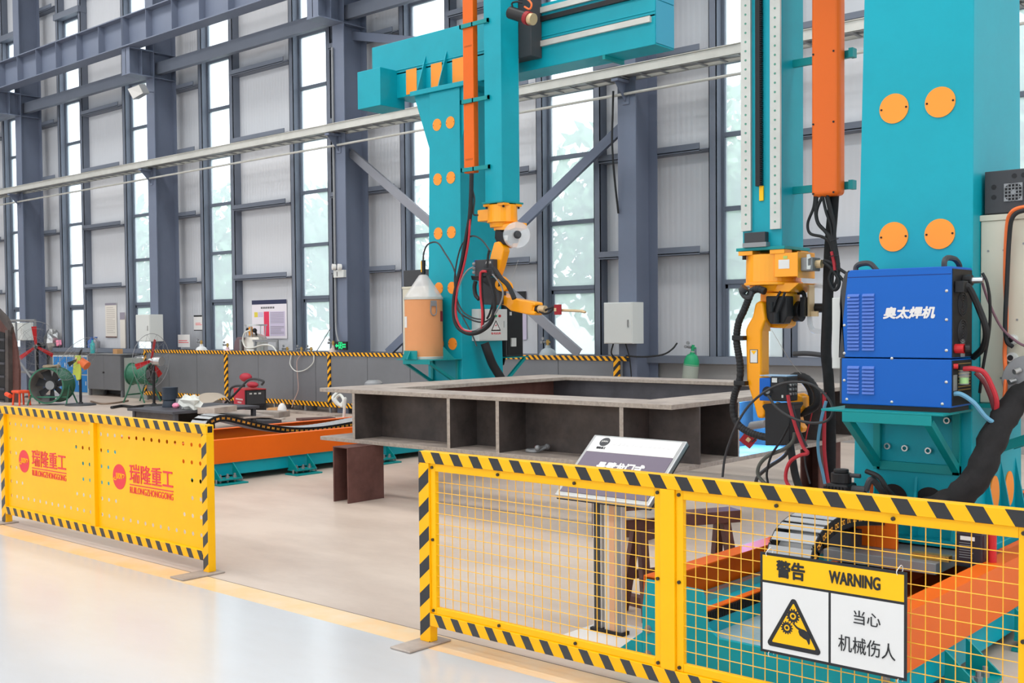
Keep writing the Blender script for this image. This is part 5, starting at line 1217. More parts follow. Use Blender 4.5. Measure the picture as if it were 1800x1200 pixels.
MB().bx(at(974, 536, Y=QY-.1).x, at(985.5, 536, Y=QY-.1).x, QY-.1, QY-.08, at(980, 553, Y=QY-.1).z, at(980, 535, Y=QY-.1).z).build('sensor_plate', DRED, frb, .002); MB().bx(at(974, 541, Y=QY-.1).x, at(978, 541, Y=QY-.1).x, QY-.104, QY-.1, at(980, 547, Y=QY-.1).z, at(980, 541, Y=QY-.1).z).build('sensor_label', COPPER, frb)
MB().cyl(at(985, 545, Y=QY-.06), at(1022, 546.5, Y=QY-.06), .017, .016, 12).cyl(at(1022, 546.5, Y=QY-.06), at(1029, 548.5, Y=QY-.06), .02, .014, 12).build('torch_tip', COPPER, frb)
# transparent wire spool
sp0 = at(908, 413, Y=QY-.18); ax = Vector((.8, -.6, 0)).normalized()
spo = MB().ringtube(sp0-ax*.05, sp0+ax*.05, .16, .155, 32).cyl(sp0+ax*.05, sp0+ax*.054, .16, n=32).cyl(sp0-ax*.054, sp0-ax*.05, .16, n=32).build('spool_guard', CLEAR, frb)
MB().cyl(sp0-ax*.03, sp0+ax*.055, .05, n=20).cyl(sp0+ax*.055, sp0+ax*.11, .016, n=12).cyl(sp0+ax*.10, sp0+ax*.13, .032, n=14).build('spool_hub', DGREY, spo)
cable('welding_wire', 'thin bright welding wire under the clear spool of the far robot', [at(911, 457, Y=QY-.2), at(905, 475, Y=QY-.2), at(898, 490, Y=QY-.2)], .003, SILVER, 5, cat='wire')
# far wire feeder
VY = 10.28
ff = empty('wire_feeder', at(848, 486, Y=VY), 'dark grey wire feeder box mounted on the far robot arm', 'wire feeder')
a = at(834, 457, Y=VY); c = at(866, 485, Y=VY)
MB().bx(a.x, c.x, VY, VY+.15, c.z, a.z).build('motor_case', DGREY, ff, .01); MB().bx(a.x-.03, a.x+.03, VY+.02, VY+.13, a.z-.11, a.z+.004).build('blue_case', BLUEW, ff, .006)
b = MB()
for i in range(6): b.bx(c.x-.15, c.x-.02, VY-.002, VY, a.z-.09-.022*i, a.z-.08-.022*i)
b.build('vent_slots', BLACK, ff)
text('AOTAI', ff, (c.x-.07, VY-.002, a.z-.04), .09, .03, WHITE, bold=.02)
q = at(832, 470, Y=VY)
for z in (464, 472, 479): MB().cyl(at(836, z, Y=VY), at(832, z, Y=VY), .022, n=10).build('socket', GREY, ff)
MB().prism(poly([(827, 484), (845, 486), (868, 487), (880, 500), (872, 508), (845, 494), (829, 492)], VY+.02), (0, .14, 0)).build('mount_plate', BLACK, ff, .008)
MB().prism(poly([(846, 492), (866, 496), (877, 512), (878, 534), (870, 536), (848, 535)], VY+.05), (0, .14, 0)).build('lower_guard', DGREY, ff, .008)
# far cables
CY = 10.22
for lb, pts, r_, m_ in (
    ('thick black cable bundle drooping in a long loop left of the far robot', [(829, 305), (828, 345), (826, 380), (821, 410), (815, 445), (810, 470), (803, 500), (798, 530), (799, 560), (806, 576), (818, 584), (830, 586), (845, 582), (860, 570), (868, 550), (869, 525), (864, 500), (858, 485)], .028, RUBBER),
    ('red striped cable following the loop left of the far robot', [(826, 385), (824, 420), (818, 455), (812, 480), (804, 510), (801, 545), (806, 568), (816, 580), (830, 583)], .014, HOSER),
    ('pale cable in the loop left of the far robot', [(832, 469), (822, 475), (812, 490), (804, 515), (800, 545), (804, 565), (815, 578), (835, 580), (858, 566), (874, 545), (884, 520), (880, 500), (866, 482)], .011, GREY),
    ('red hose hanging from the front of the far wire feeder', [(855, 477), (846, 478), (844, 490), (845, 520), (848, 550), (847, 578)], .016, HOSER),
    ('black hose beside the red one below the far wire feeder', [(858, 476), (849, 480), (847, 500), (849, 530), (851, 556), (849, 574)], .012, RUBBER),
    ('dark conduit arching from the far robot base to the cable loop', [(862, 442), (850, 425), (838, 416), (826, 416), (812, 430), (804, 455), (799, 490), (802, 520), (812, 545), (830, 558), (850, 562)], .010, HOSED),
    ('black cable falling below the far loop to a frayed end', [(800, 515), (805, 540), (815, 560), (826, 580), (833, 595), (838, 608)], .009, HOSED),
    ('black torch hose behind the far robot elbow', [(868, 470), (880, 488), (892, 500), (900, 515), (904, 525)], .03, RUBBER),
    ('black hose curling under the far wire feeder', [(836, 494), (834, 505), (836, 518), (842, 526)], .026, RUBBER),
    ('black hose beside the far robot lower arm', [(860, 440), (858, 450), (857, 462), (856, 470)], .016, RUBBER),
    ('dark cable on the right of the far feeder drooping to the loop', [(862, 490), (868, 505), (866, 530), (861, 550), (856, 560)], .013, RUBBER)):
    cable('robot_cable', lb, poly(pts, CY-.03*rnd.random()), r_, m_)
MB_ = MB().tube(poly([(829, 305), (830, 330), (834, 350), (832, 375), (840, 378)], CY+.02), .012).build('robot_cable', HOSED)
tag(MB_, 'thin dark cable twisting under the far orange duct', 'cable')
cable('column_hose', 'fat black hose on the far column running down below the control box', [at(852, 603, X=-10.28), at(858, 620, X=-10.25), at(866, 640, X=-10.25), at(878, 660, X=-10.22), at(890, 680, X=-10.2)], .06, RUBBER, 12, cat='hose')
cable('rear_cable', 'thin black cable hanging under the rear bracket of the far gantry', [at(888, 600, Y=11.9), at(887, 625, Y=11.9), at(884, 640, Y=11.8)], .02, RUBBER)

# ------------------------------------------------------------------ gas cylinders behind the partition
def gas(label, x, y, h, r, m, cap, tilt=0.0, gauge=True):
    g_ = empty('gas_cylinder', (0, 0, 0), label, 'gas cylinder', None)
    MB().lathe((0, 0, 0), [(r*.96, 0), (r, .03), (r, h*.84), (r*.93, h*.89), (r*.66, h*.945), (r*.3, h*.965), (r*.26, h)], 24).build('body', m, g_, smooth=True)
    if cap is not None: MB().lathe((0, 0, 0), [(r*1.01, h*.83), (r*.94, h*.893), (r*.67, h*.947), (r*.32, h*.967), (r*.3, h*.985)], 24).build('shoulder_band', cap, g_, smooth=True)
    v = MB().cyl((0, 0, h), (0, 0, h+.09), .022, n=12).cyl((-.03, 0, h+.05), (.05, 0, h+.05), .012, n=10).build('valve', cap or BRASS, g_)
    if gauge: MB().cyl((-.09, 0, h+.05), (-.03, 0, h+.05), .02, n=10).cyl((-.07, -.03, h+.11), (-.07, -.05, h+.11), .026, n=16).cyl((-.11, -.02, h+.05), (-.11, -.04, h+.05), .024, n=14).build('regulator', GREY, v)
    g_.location = (x, y, 0); g_.rotation_euler = (0, math.radians(tilt), 0)
    return g_
q = at(1205, 662, Y=14.0); gas('green-shouldered grey gas cylinder leaning by the wall right of the brown-grey column', q.x-.03, 14.0, 1.27, .115, CYLG, GREENC, 7)
MB_ = MB().bx(at(1216, 660, Y=14.1).x, at(1222, 660, Y=14.1).x, 14.08, 14.14, 0, at(1219, 611, Y=14.1).z).build('cylinder_stand', STUDP); tag(MB_, 'grey steel upright beside the leaning green-shouldered gas cylinder', 'stand')
cable('gas_hose', 'black gas hose from the column to the green-shouldered cylinder', [at(1100, 625, Y=13.6), at(1130, 627, Y=13.7), at(1165, 623, Y=13.75), at(1182, 613, Y=13.8), at(1190, 603, Y=13.9)], .013, RUBBER, cat='hose')
q = at(963, 620, Y=13.98); gas('grey gas cylinder with gauges below the window right of the far gantry', q.x, 13.98, 1.33, .155, mat('cylinder_blue_grey', (160, 172, 178), .4), None)
q = at(354, 610, Y=13.98); gas('white gas cylinder top beside the small white notice behind the partition', q.x, 13.98, 1.30, .15, mat('cylinder_white', (222, 224, 224), .4), None)
q = at(400, 610, Y=13.98); gas('pink-white gas cylinder top left of the steel gas vessel', q.x, 13.98, 1.24, .13, mat('cylinder_pink', (226, 196, 200), .4), None)
q = at(586, 612, Y=13.98); gas('pale gas cylinder beside the lit exit sign', q.x, 13.98, 1.30, .11, mat('cylinder_pale', (206, 190, 180), .4), None)
for x, lb in ((505, 'gas cylinder with crossed valve left of the window by the exit sign'), (530, 'gas cylinder with small regulator in the middle of the window by the exit sign'), (547, 'gas cylinder with round regulator under the window by the exit sign')):
    q = at(x, 622, Y=14.0); gas(lb, q.x, 14.0, 1.17, .11, GREY, None)
# steel vessel
q = at(450, 610, Y=14.02)
ve = empty('gas_vessel', (q.x, 14.02, 0), 'round stainless liquid gas vessel with pipework behind the taped partition', 'gas vessel')
MB().lathe((q.x, 14.02, 0), [(.24, .05), (.25, .1), (.25, 1.36), (.22, 1.46), (.12, 1.52), (.03, 1.54)], 30).build('body', mat('vessel_steel', (205, 200, 190), .3, .7), ve, smooth=True)
MB().ringtube((q.x, 14.02, 1.70), (q.x, 14.02, 1.73), .24, .225, 28).build('top_ring', SILVER, ve)
for k in range(4):
    t_ = k*PI/2+.5; MB().cyl((q.x+.21*math.cos(t_), 14.02+.21*math.sin(t_), 1.42), (q.x+.23*math.cos(t_), 14.02+.23*math.sin(t_), 1.71), .012, n=8).build('ring_post', SILVER, ve)
MB().bx(q.x-.03, q.x+.03, 13.86, 13.92, 1.5, 1.68).build('valve_block', mat('valve_orange', (240, 160, 50), .4), ve); MB().cyl((q.x-.1, 13.95, 1.5), (q.x-.1, 13.9, 1.64), .02).sph((q.x-.12, 13.9, 1.62), .04).sph((q.x+.13, 13.9, 1.6), .05).cyl((q.x+.12, 13.95, 1.5), (q.x+.14, 13.9, 1.64), .02).build('valve', BLACK, ve)
MB().tube([at(440, 580, Y=13.8), at(430, 585, Y=13.78), at(427, 598, Y=13.78), at(432, 610, Y=13.78), at(445, 611, Y=13.78), at(462, 606, Y=13.78), at(478, 608, Y=13.78), at(486, 618, Y=13.78)], .018).build('hose', HOSEW, ve, smooth=True)
rk = empty('gas_rack', at(458, 620, Y=13.85), 'grey pipe frame standing around the stainless gas vessel', 'rack')
for x in (422, 447, 486): MB().bx(at(x, 600, Y=13.82).x-.025, at(x, 600, Y=13.82).x+.025, 13.82, 13.86, 0, at(x, 598, Y=13.82).z).build('upright', GREY, rk)
MB().bx(at(420, 600, Y=13.82).x, at(488, 600, Y=13.82).x, 13.83, 13.85, 1.36, 1.41).build('crossbar', GREY, rk)
tag(MB().prism([at(x, y, Y=13.845) for x, y in ((409, 624), (412, 600), (416, 592), (425, 593), (424, 606), (425, 624))], (0, .1, 0)).build('hanging_jacket', mat('jacket', (112, 92, 98), .8), None, .02), 'dark jacket hung on the rack left of the gas vessel', 'jacket')
cable('loop_hose', 'thin pale hose looped over the partition tape', [at(512, 624, Y=13.66), at(510, 640, Y=13.65), at(520, 652, Y=13.65), at(536, 650, Y=13.65), at(550, 638, Y=13.65), at(552, 624, Y=13.66)], .010, HOSEW, cat='hose')
cable('loop_hose', 'thin reddish hose falling down the partition to the floor', [at(530, 622, Y=13.66), at(522, 635, Y=13.65), at(523, 660, Y=13.65), at(524, 685, Y=13.65), at(516, 705, Y=13.6), at(513, 716, Y=13.5)], .008, mat('hose_salmon', (190, 160, 150), .6), cat='hose')
cable('hang_wire', 'thin wire slanting down from the column to the gas regulators', [at(582, 575, Y=13.9), at(570, 595, Y=13.9), at(556, 618, Y=13.9)], .008, GREY, cat='wire')

# ------------------------------------------------------------------ left end: lockers, cabinets, fans, blowers
lk = empty('locker_bank', (-28.2, 14.2, 0), 'blue-doored locker bank under the window at the far left', 'lockers')
lx0_, lx1_ = -28.42, -26.55; lz = .98; ly = 13.85
BX('body', WHITEC, lk, lx0_, lx1_, ly, 14.3, .0, lz, 0)
for j in range(2):
    for i in range(5):
        w_ = (lx1_-lx0_-.06)/5; x = lx0_+.03+w_*i
        d_ = BX('door', LOCKB, lk, x+.025, x+w_-.02, ly-.012, ly, .06+.46*j, .06+.46*j+.43, .004)
        MB().bx(x+w_-.08, x+w_-.05, ly-.02, ly-.012, .24+.46*j, .34+.46*j).build('handle', WHITE, d_)
b1v = at(142, 712, Z=0)
tag(MB().prism(poly([(131, 625), (139, 624), (140, 640), (140, 655), (139, 667), (134, 669), (132, 660), (127, 658), (128, 645)], b1v.y-.06), (0, .05, 0)).build('safety_vest', VEST, None, .02), 'yellow safety vest hanging on the pedestal fan pole before the blue lockers', 'vest')
gc_ = empty('steel_cupboard', (-26, 14.05, 0), 'grey two-door steel cupboard on legs right of the blue lockers', 'cupboard')
cx0, cx1 = at(155, 690, Y=13.8).x, at(213, 690, Y=13.8).x
BX('body', PENP, gc_, cx0, cx1, 13.81, 14.3, .16, 1.03, .004); MB().bx(cx0-.02, cx1+.05, 13.78, 14.32, 1.03, 1.05).build('top', GREY, gc_)
for a, c in ((cx0+.01, (cx0+cx1)/2-.004), ((cx0+cx1)/2+.004, cx1-.01)):
    d_ = BX('door', PENP, gc_, a, c, 13.795, 13.81, .17, 1.02, .003)
MB().bx((cx0+cx1)/2-.03, (cx0+cx1)/2+.03, 13.775, 13.795, .57, .61).build('lock', INK, gc_)
for x in (cx0+.03, cx1-.03):
    for y in (13.85, 14.25): BX('leg', PENP, gc_, x-.03, x+.03, y-.03, y+.03, 0, .16)
q = at(193, 622, Z=1.05)
tag(MB().bx(q.x-.1, q.x+.1, 13.9, 14.05, 1.05, 1.17).build('cardboard_box', CARDB), 'small brown box on top of the grey steel cupboard', 'box')
sc_ = empty('storage_bin', (-24.4, 14.05, 0), 'pale grey metal bin with crumpled foil on top, left of the partition', 'bin')
b0, b1 = at(219, 690, Y=13.85).x, -23.7
BX('body', mat('bin_grey', (140, 146, 140), .5), sc_, b0, b1, 13.85, 14.3, 0, .96, .006)
tag(MB().sph(((b0+b1)/2, 14.05, .96), .3, (1.2, .6, .22), 10, 6).build('crumpled_foil', SILVER), 'crumpled silver foil lying on the pale grey bin', 'foil')
ff_ = MB().sph((0, 0, 0), .3, (.9, .7, 1), 9, 7)
for v in ff_.bm.verts: v.co *= .8+.35*rnd.random()
for v in ff_.bm.verts: v.co += at(92, 598, Y=14.35)+Vector((0, .0, 0))
tag(ff_.build('foil_bundle', SILVER), 'crumpled silver foil bundle on the window sill above the lockers', 'foil')
tag(MB().prism(poly([(97, 598), (102, 597), (103, 606), (99, 609)], 14.28), (0, .1, 0)).build('pink_cloth', FPINK, None, .02), 'pink cloth beside the silver foil on the sill', 'cloth')
def bottle(label, px_, y0, y1, Y, r, m):
    a = at(px_, y1, Y=Y); c = at(px_, y0, Y=Y); h = c.z-a.z
    o = empty('bottle', a, label, 'bottle')
    MB().lathe(a, [(r*.95, 0), (r, .02), (r, h*.62), (r*.4, h*.8), (r*.36, h*.94)], 16).build('body', m, o, smooth=True); MB().cyl(a+Vector((0, 0, h*.93)), a+Vector((0, 0, h)), r*.42, n=12).build('cap', BLUEW, o)
    return o
bottle('teal plastic bottle on the grey cupboard top near its left end', 163, 595, 621, 13.95, .06, mat('bottle_teal', (70, 190, 190), .2, alpha=.8))
bottle('blue plastic bottle on the sill behind the cupboard', 161, 592, 611, 14.4, .1, mat('bottle_blue', (80, 120, 190), .2, alpha=.85))
bottle('grey plastic bottle on the sill right of the blue bottle', 169, 592, 612, 14.4, .1, mat('bottle_grey', (150, 152, 160), .3))

def ped_fan(label, base, head, axis, R, blade_m, motor_m, a0):
    """pedestal fan: base disc, pole, motor, three blades inside a wire guard"""
    r = empty('pedestal_fan', base, label, 'fan'); base = Vector(base); head = Vector(head); ax = Vector(axis).normalized()
    MB().cyl(base, base+Vector((0, 0, .035)), .33, .30, 30).cyl(base+Vector((0, 0, .035)), base+Vector((0, 0, .07)), .05, n=14).build('base', DGREY, r)
    MB().cyl(base+Vector((0, 0, .06)), Vector((base.x, base.y, head.z)), .03, n=12).build('pole', BLACK, r)
    mo = MB().cyl(head-ax*.22, head-ax*.02, .10, .09, 18).cyl(head-ax*.02, head+ax*.10, .05, n=14).build('motor', motor_m, r, smooth=True)
    u = ax.orthogonal().normalized(); v = ax.cross(u); c = head+ax*.06
    for k in range(3):
        t = a0+2*PI*k/3; d = u*math.cos(t)+v*math.sin(t); e = ax.cross(d)
        R_ = R if blade_m is RED else R*.55; MB().hexa([c+d*.05-e*.03-ax*.006, c+d*.05+e*.03-ax*.006, c+d*R_*.8+e*.065+ax*.03, c+d*R_*.8-e*.05-ax*.01, c+d*.05-e*.03, c+d*.05+e*.03, c+d*R_*.8+e*.065+ax*.036, c+d*R_*.8-e*.05-ax*.004]).build('blade', blade_m, r)
    MB().cyl(c, c+ax*.04, .05, n=16).build('hub', WHITEC, r)
    g_ = MB()
    def ring(cc, rr, th):
        pts = [cc+(u*math.cos(2*PI*i/28)+v*math.sin(2*PI*i/28))*rr for i in range(29)]; g_.tube(pts, th, 6, smooth=False)
    ring(c, R, .006)
    for f_, rr in ((.07, R*.72), (.10, R*.4), (.11, R*.16)): ring(c+ax*f_, rr, .0026); ring(c-ax*f_, rr, .0026)
    for i in range(12):
        d = u*math.cos(2*PI*i/12)+v*math.sin(2*PI*i/12)
        g_.tube([c+ax*.11, c+d*R*.5+ax*.10, c+d*R], .0024, 5, sub=3).tube([c-ax*.11, c+d*R*.5-ax*.10, c+d*R], .0024, 5, sub=3)
    g_.build('wire_guard', GREY, r); return r
b1_ = at(142, 712, Z=0); h1 = at(132, 633, Y=b1_.y); h1 = Vector((b1_.x, b1_.y, h1.z))
ped_fan('pedestal fan with orange motor before the blue lockers', b1_, h1, (-.75, -.35, .55), .56, DGREY, mat('motor_orange', (220, 110, 60), .4), .3)
b2_ = at(271, 714, Z=0); h2 = at(268, 634, Y=b2_.y); h2 = Vector((b2_.x, b2_.y, h2.z))
ped_fan('pedestal fan with red blades and chrome motor left of the partition', b2_, h2, (-.93, -.32, .05), .58, RED, SILVER, .5)
h3 = at(57, 609, Y=12.6)
ped_fan('three-bladed red fan by the pipe frame at the far left', (h3.x, h3.y+.12, 0), (h3.x, h3.y+.12, h3.z), (.55, -.8, 0), .62, RED, BLACK, 1.98)
def blower(label, c, ax, R, L, bz):
    r = empty('tube_blower', (c.x, c.y, 0), label, 'blower'); ax = Vector(ax).normalized(); p = c-ax*L/2; q = c+ax*L/2
    MB().ringtube(p, q, R, R-.012, 36).ringtube(p, p+ax*.03, R+.02, R-.012, 36).ringtube(q-ax*.03, q, R+.02, R-.012, 36).build('casing', GREENM, r, smooth=True)
    MB().ringtube(p+ax*.01, q-ax*.01, R-.013, R-.02, 36).build('inner_lining', mat('lining_grey', (112, 108, 104), .5) if 'lining_grey' not in MATS else MATS['lining_grey'], r, smooth=True)
    u = ax.orthogonal().normalized(); v = ax.cross(u); m_ = MB()
    for k in range(7):
        t = 2*PI*k/7; d = u*math.cos(t)+v*math.sin(t); e = ax.cross(d)
        m_.hexa([c+d*.08-e*.05-ax*.03, c+d*.08+e*.05+ax*.03, c+d*(R-.03)+e*.09+ax*.05, c+d*(R-.03)-e*.09-ax*.05, c+d*.08-e*.05-ax*.022, c+d*.08+e*.05+ax*.038, c+d*(R-.03)+e*.09+ax*.058, c+d*(R-.03)-e*.09-ax*.042])
    m_.build('impeller', DGREY, r); MB().cyl(c-ax*.16, c+ax*.12, .10, n=18).build('motor', GREY, r)
    s_ = ax.cross(Vector((0, 0, 1))).normalized()
    for k in (-1, 1):
        for e in (-1, 1):
            MB().cyl(c+s_*k*(R+.01)+Vector((0, 0, .0)), Vector((c.x, c.y, 0))+s_*k*(R+.06)+ax*e*.28, .018, n=8).build('leg', GREENM, r)
    MB().bar(Vector((c.x, c.y, .18))+s_*-(R+.05)+ax*.2, Vector((c.x, c.y, .18))+s_*(R+.05)+ax*.2, .03, .03).build('cross_bar', GREENM, r)
    return r
bl1 = at(91, 683, Y=11.9); blower('dark green tube blower on legs with open dark mouth at the left', Vector((-23.85, 11.6, .43)), (.62, -.78, 0), .375, .58, 0)
tag(MB().tube([Vector((-23.85, 11.6, .835))+Vector((.26*math.cos(t_*1.3)*(1-.02*t_), .16*math.sin(t_*1.3), .012*math.sin(3*t_)+.01*(t_ % 3))) for t_ in range(0, 22)], .02, 8, sub=4).build('coiled_cord', mat('cord_tan', (150, 134, 112), .7)), 'tan cord coiled on top of the left green blower', 'cord')
bl2 = at(249, 657, Y=13.22); blower('green tube blower with pale rim standing before the partition end', Vector((bl2.x, 13.22, bl2.z)), (-.92, -.40, 0), .235, .56, 0)
# pipe frame, orange stool, dark slotted workpiece at far left
pf = empty('pipe_scaffold', at(50, 650, Y=12.9), 'galvanised pipe frame around the red fan at the far left', 'frame')
def pipe(p, q): return MB().cyl(p, q, .03, n=10).build('pipe', GREY, pf)
c1_, c2_ = at(62, 563, Y=12.9), at(64, 655, Y=12.9); c2_.x = c1_.x; c2_.z = 0
pipe(c1_, c2_); pipe(at(14, 563, Y=12.9), c1_); pipe(at(34, 653, Y=12.9), Vector((c1_.x, c1_.y, at(34, 653, Y=12.9).z))); pipe(at(33, 634, Y=12.85), at(58, 668, Y=12.85)); pipe(at(28, 566, Y=12.95), Vector((at(28, 566, Y=12.95).x, 12.95, 0)))
os_ = at(38, 712, Z=0)
so = empty('orange_stool', os_, 'small orange metal stool frame on the floor at the far left', 'stool')
zt_ = .30
for dx in (-.16, .16):
    for dy in (-.12, .12): MB().cyl((os_.x+dx, os_.y+dy, 0), (os_.x+dx*.85, os_.y+dy*.85, zt_), .022, n=8).build('leg', mat('stool_orange', (232, 84, 48), .5) if 'stool_orange' not in MATS else MATS['stool_orange'], so)
MB().bx(os_.x-.18, os_.x+.18, os_.y-.15, os_.y+.15, zt_-.03, zt_+.03).build('top', MATS['stool_orange'], so, .02); MB().cyl((os_.x-.22, os_.y-.14, .2), (os_.x-.42, os_.y-.14, .24), .05, n=12).build('motor', MATS['stool_orange'], so)
wp = empty('slotted_steel_workpiece', at(15, 716, Z=0), 'tall dark brown slotted steel workpiece cut off by the left edge', 'workpiece')
W0 = 11.4
MB().prism(poly([(-30, 500), (-8, 538), (10, 556), (20, 575), (28, 610), (33, 650), (33, 709), (15, 709), (-30, 709)], W0), (0, .05, 0)).build('side_plate', RUSTY, wp)
MB().prism(poly([(-30, 500), (-8, 538), (10, 556), (20, 575), (18, 585), (5, 568), (-30, 520)], W0-.06), (0, .06, 0)).build('curved_top', MILL, wp)
b = MB()
for i, y in enumerate((595, 614, 637, 660, 682, 704)): p_, q_ = at(-30, y, Y=W0-.1), at(9, y+2, Y=W0-.1); b.bar(p_, q_, .05, .05)
b.build('slot_bars', DARKST, wp)
MB().prism(poly([(-30, 575), (8, 585), (9, 709), (-30, 709)], W0-.02), (0, .02, 0)).build('slot_recess', BLACK, wp)
MB().prism(poly([(9, 580), (14, 580), (15, 709), (9, 709)], W0-.1), (0, .1, 0)).build('upright', MILL, wp)
b = MB()
for y in (604, 626, 648, 669, 690): b.sph(at(18, y, Y=W0-.01), .012, (1, .6, 1), 8, 6)
b.build('bolt_heads', SILVER, wp)
tag(MB().prism(poly([(56, 672), (62, 668), (66, 690), (62, 694), (57, 688)], 12.81), (0, .06, 0)).build('white_rag', WHITE, None, .02), 'white rag hanging beside the left green blower', 'rag')

# ------------------------------------------------------------------ middle floor clutter
rw = empty('red_welder', at(433, 722, Z=0), 'red and black portable welder with red face masks on top, left of the frame', 'welder')
c = at(433, 724, Z=0); 
ang = Matrix.Rotation(math.radians(-6), 3, 'Z')
wl, wd_, wh = .50, .66, .80
k0 = Vector((-18.05, 12.75, 0)); 
x0_, x1_, y0_, y1_ = k0.x-.32, k0.x+.32, k0.y-.36, k0.y+.36
f0, f1 = at(405, 722, Z=0), at(431, 729, Z=0); g1 = at(462, 722, Z=0)
P0 = Vector((-18.65, 12.42, 0)); 
def wbx(u0, u1, v0, v1, z0, z1, name, m, bev=.01, par=None):
    # local frame: u along the side panel, v across the front panel
    O = at(431, 727, Z=0); ud = Vector((-1, .28, 0)).normalized(); vd = Vector((.28, 1, 0)).normalized()
    pts = []
    for z in (z0, z1):
        for u, v in ((u0, v0), (u1, v0), (u1, v1), (u0, v1)): pts.append(O+ud*u+vd*v+Vector((0, 0, z)))
    return MB().hexa(pts).build(name, m, par or rw, bev)
wbx(0.01, .66, 0, .42, .04, .46, 'side_panels', REDW); wbx(-.02, .01, 0.0, .42, .04, .46, 'front_frame', INK, .006)
wbx(-.03, -.02, .03, .39, .18, .43, 'control_panel', DGREY, .004); wbx(-.03, -.02, .05, .37, .06, .15, 'lower_recess', BLACK, .004)
wbx(.0, .64, .02, .4, 0, .04, 'feet', BLACK, 0); wbx(-.02, .67, -.005, .425, .452, .47, 'top_edge', RED, .004)
for i in range(3): wbx(-.036, -.03, .08+.09*i, .13+.09*i, .37, .40, 'dial', WHITEC, 0)
lb_ = wbx(.12, .52, -.004, 0, .25, .28, 'lettering_bar', mat('faded_white', (232, 196, 200), .6), 0); wbx(.2, .42, -.004, 0, .19, .22, 'lettering_bar', MATS['faded_white'], 0)
OW = at(431, 727, Z=0)
m1_ = at(432, 663, Y=12.75); 
hm = MB().sph(m1_, .125, (1.4, .7, .7), 16, 10); tag(hm.build('welding_mask', mat('mask_red', (176, 44, 60), .4), None, smooth=True), 'tilted red welding mask on top of the red welder', 'mask')
hm = MB().sph(at(444, 676, Y=12.7), .10, (1.6, .8, .6), 16, 10); tag(hm.build('welding_mask', MATS['mask_red'], None, smooth=True), 'darker red mask lying right behind the tilted one on the red welder', 'mask')
cable('welder_cable', 'dark cable looping over the red welder and down its left side', [at(460, 676, Y=12.4), at(463, 670, Y=12.4), at(450, 666, Y=12.4), at(436, 668, Y=12.4), at(424, 680, Y=12.3), at(410, 695, Y=12.3), at(396, 708, Y=12.3), at(392, 718, Y=12.2)], .022, HOSED)
cable('welder_cable', 'dark cable hanging at the left corner of the red welder', [at(430, 678, Y=12.4), at(415, 678, Y=12.35), at(405, 684, Y=12.35), at(403, 700, Y=12.3), at(404, 722, Y=12.3), (at(404, 722, Y=12.3).x, 12.3, 0.0)], .022, HOSED)
# low dark bench of plate with oddments
bn = empty('plate_bench', at(330, 742, Z=0), 'low dark steel bench of plate on the floor behind the yellow sheet fence', 'bench')
zt_ = .42
a = at(283, 722, Z=zt_)
bx0, bx1 = -15.95, -14.75; by0, by1 = a.y, a.y+1.55
MB().bx(bx0, bx1+.1, by0, by1, zt_-.04, zt_).build('top_plate', DARKST, bn, .003)
MB().bx(bx0+.08, bx1+.05, by0+.08, by0+.1, .02, zt_-.04).bx(bx0+.06, bx0+.08, by0+.08, by1-.05, .02, zt_-.04).build('side_plate', MILL, bn)
for x in (bx0+.05, bx1):
    for y in (by0+.06, by1-.1): MB().bx(x, x+.06, y, y+.06, 0, zt_-.04).build('leg', DARKST, bn)
q = at(299, 715, Z=zt_)
tag(MB().lathe(q, [(.12, 0), (.125, .02), (.10, .1), (.12, .12), (.125, .3), (.13, .31)], 20).build('black_bucket', mat('bucket_dark', (50, 60, 72), .5), None, smooth=True), 'dark bucket-like pot on the low plate bench', 'pot')
q = at(318, 716, Z=zt_); tag(MB().cyl(q, q+Vector((0, 0, .14)), .075, n=18).build('steel_can', GREY), 'small grey steel can on the plate bench', 'can')
tag(MB().sph(at(309, 717, Z=zt_)+Vector((0, 0, .04)), .07, (1, .7, .6), 10, 6).build('pink_rag', FPINK), 'pink rag on the plate bench between pot and can', 'rag')
rg = MB().sph((0, 0, 0), .16, (1.5, .8, .75), 12, 8)
for v in rg.bm.verts: v.co *= .75+.5*rnd.random()
for v in rg.bm.verts: v.co += at(335, 708, Z=zt_+.1)
tag(rg.build('crumpled_bag', HOSEW), 'crumpled white bags on the plate bench beside the rolled sheet', 'bag')
F_ = smoothpath([at(x, y, Y=11.55) for x, y in ((350, 719), (362, 713), (376, 706), (388, 700), (397, 699), (404, 706))], 4)
B_2 = smoothpath([at(x, y, Y=12.15) for x, y in ((339, 707), (348, 697), (358, 692), (372, 691), (386, 692), (397, 697))], 4)
b = MB(); U_ = Vector((0, 0, .012))
for i in range(len(F_)-1): b.hexa([F_[i], F_[i+1], B_2[i+1], B_2[i], F_[i]+U_, F_[i+1]+U_, B_2[i+1]+U_, B_2[i]+U_])
zs_ = min(p.z for p in F_+B_2); m_ = (F_[12]+B_2[12])/2
tag(MB().bx(m_.x-.3, m_.x+.3, m_.y-.12, m_.y+.2, 0, zs_+.06).build('steel_block', DARKST, None, .004), 'dark steel block holding up the curved tan sheet', 'steel block')
tag(b.build('rolled_sheet', TAN, None, smooth=True), 'curved tan sheet lying over the bench left of the red welder', 'sheet')
def plate(label, c0, c1, z, w_, th, m=RAWST):
    p_, q_ = at(c0[0], c0[1], Z=z), at(c1[0], c1[1], Z=z)
    return tag(MB().bar(p_, q_, w_, th).build('steel_plate', m, None, .002), label, 'steel plate')
plate('flat grey steel plate under the end of the rolled sheet', (362, 722), (402, 717), .42, .3, .09); plate('stacked grey steel strips in front of the red welder', (412, 726), (500, 728), .2, .35, .1)
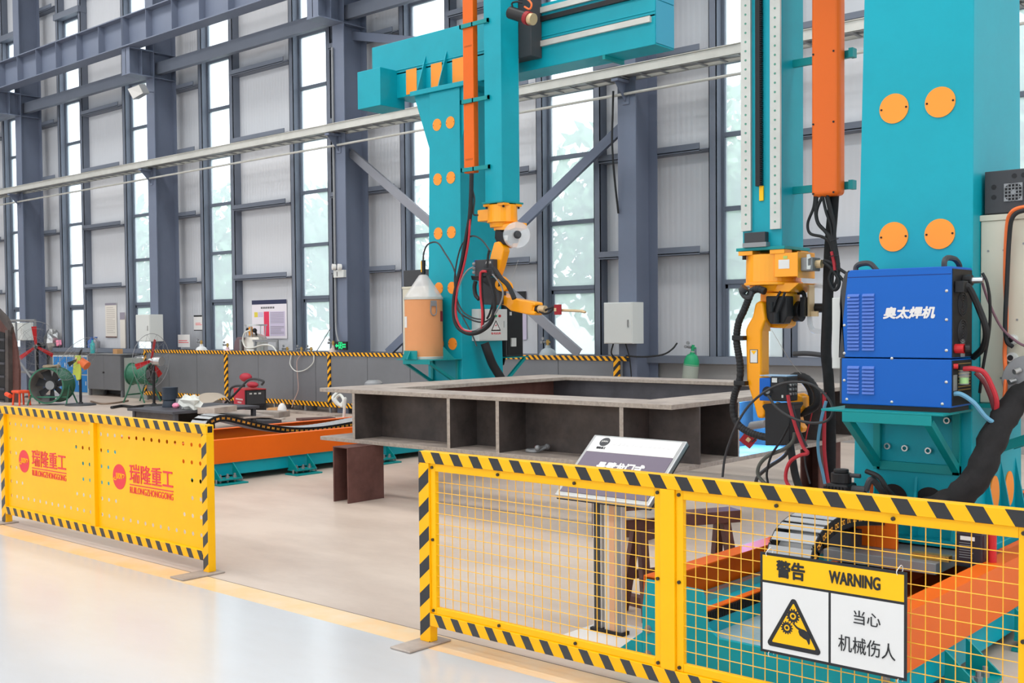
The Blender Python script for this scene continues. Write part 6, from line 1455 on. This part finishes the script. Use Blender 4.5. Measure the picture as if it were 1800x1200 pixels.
plate('pale steel plate with a hole in front of the red welder', (395, 722), (455, 733), .25, .5, .02); plate('long grey steel strip on the floor right of the red welder', (440, 736), (475, 742), .1, .4, .06, DARKST)
plate('rusty steel strips on the floor before the partition', (525, 738), (585, 735), .03, .3, .05, RUSTY); plate('grey steel strips on the floor along the partition foot', (500, 722), (598, 730), .02, .25, .04)
plate('pale steel plate lying before the far rail', (480, 741), (540, 748), .03, .6, .03)
tag(MB().prism(poly([(462, 727), (470, 716), (480, 717), (490, 727)], 12.6), (0, .3, 0)).build('brown_sack', CARDB, None, .03), 'brown cardboard sack on the floor right of the red welder', 'sack')
tag(MB().sph(at(496, 723, Y=12.2), .13, (.8, .6, 1.2), 12, 8).build('white_bag', WHITE, None, smooth=True), 'small white plastic bag on the floor before the partition', 'bag')
cable('floor_cable', 'long dark cable lying on the floor before the left blower', [at(196, 716, Z=.03), at(215, 713, Z=.03), at(235, 715, Z=.03), at(255, 713, Z=.03), at(290, 714, Z=.03)], .03, RUBBER)
cable('floor_cable', 'thin tan cable on the floor near the grey cupboard', [at(160, 705, Z=.02), at(178, 709, Z=.02), at(200, 708, Z=.02), at(225, 704, Z=.02)], .02, mat('cable_tan', (140, 120, 104), .6))
cable('hand_grinder', 'dark bar tool lying on the window sill right of the near robot', [at(1395, 622, Y=14.32), at(1412, 621, Y=14.32), at(1430, 622, Y=14.32), at(1452, 625, Y=14.32)], .035, DGREY, cat='tool')
for o in list(SC.objects):
    if o.parent is None and not o.get('group') and o.get('category'):
        g_ = {'gas_cylinder': 'gas cylinders along the wall', 'steel_plate': 'steel plates lying on the floor', 'wall_poster': 'notices on the wall', 'electrical_cabinet': 'electrical cabinets on the columns', 'pedestal_fan': 'pedestal fans', 'tube_blower': 'green tube blowers', 'bottle': 'bottles by the grey cupboard', 'welding_mask': 'masks on the red welder', 'robot_cable': 'cables around the far robot', 'feeder_cable': 'cables under the near wire feeder', 'torch_hose': 'hoses behind the near wire feeder'}.get(o.name.split('.')[0])
        if g_: o['group'] = g_
SC.cycles.max_bounces = 8; SC.cycles.transparent_max_bounces = 12
try: SC.cycles.use_denoising = True
except Exception: pass
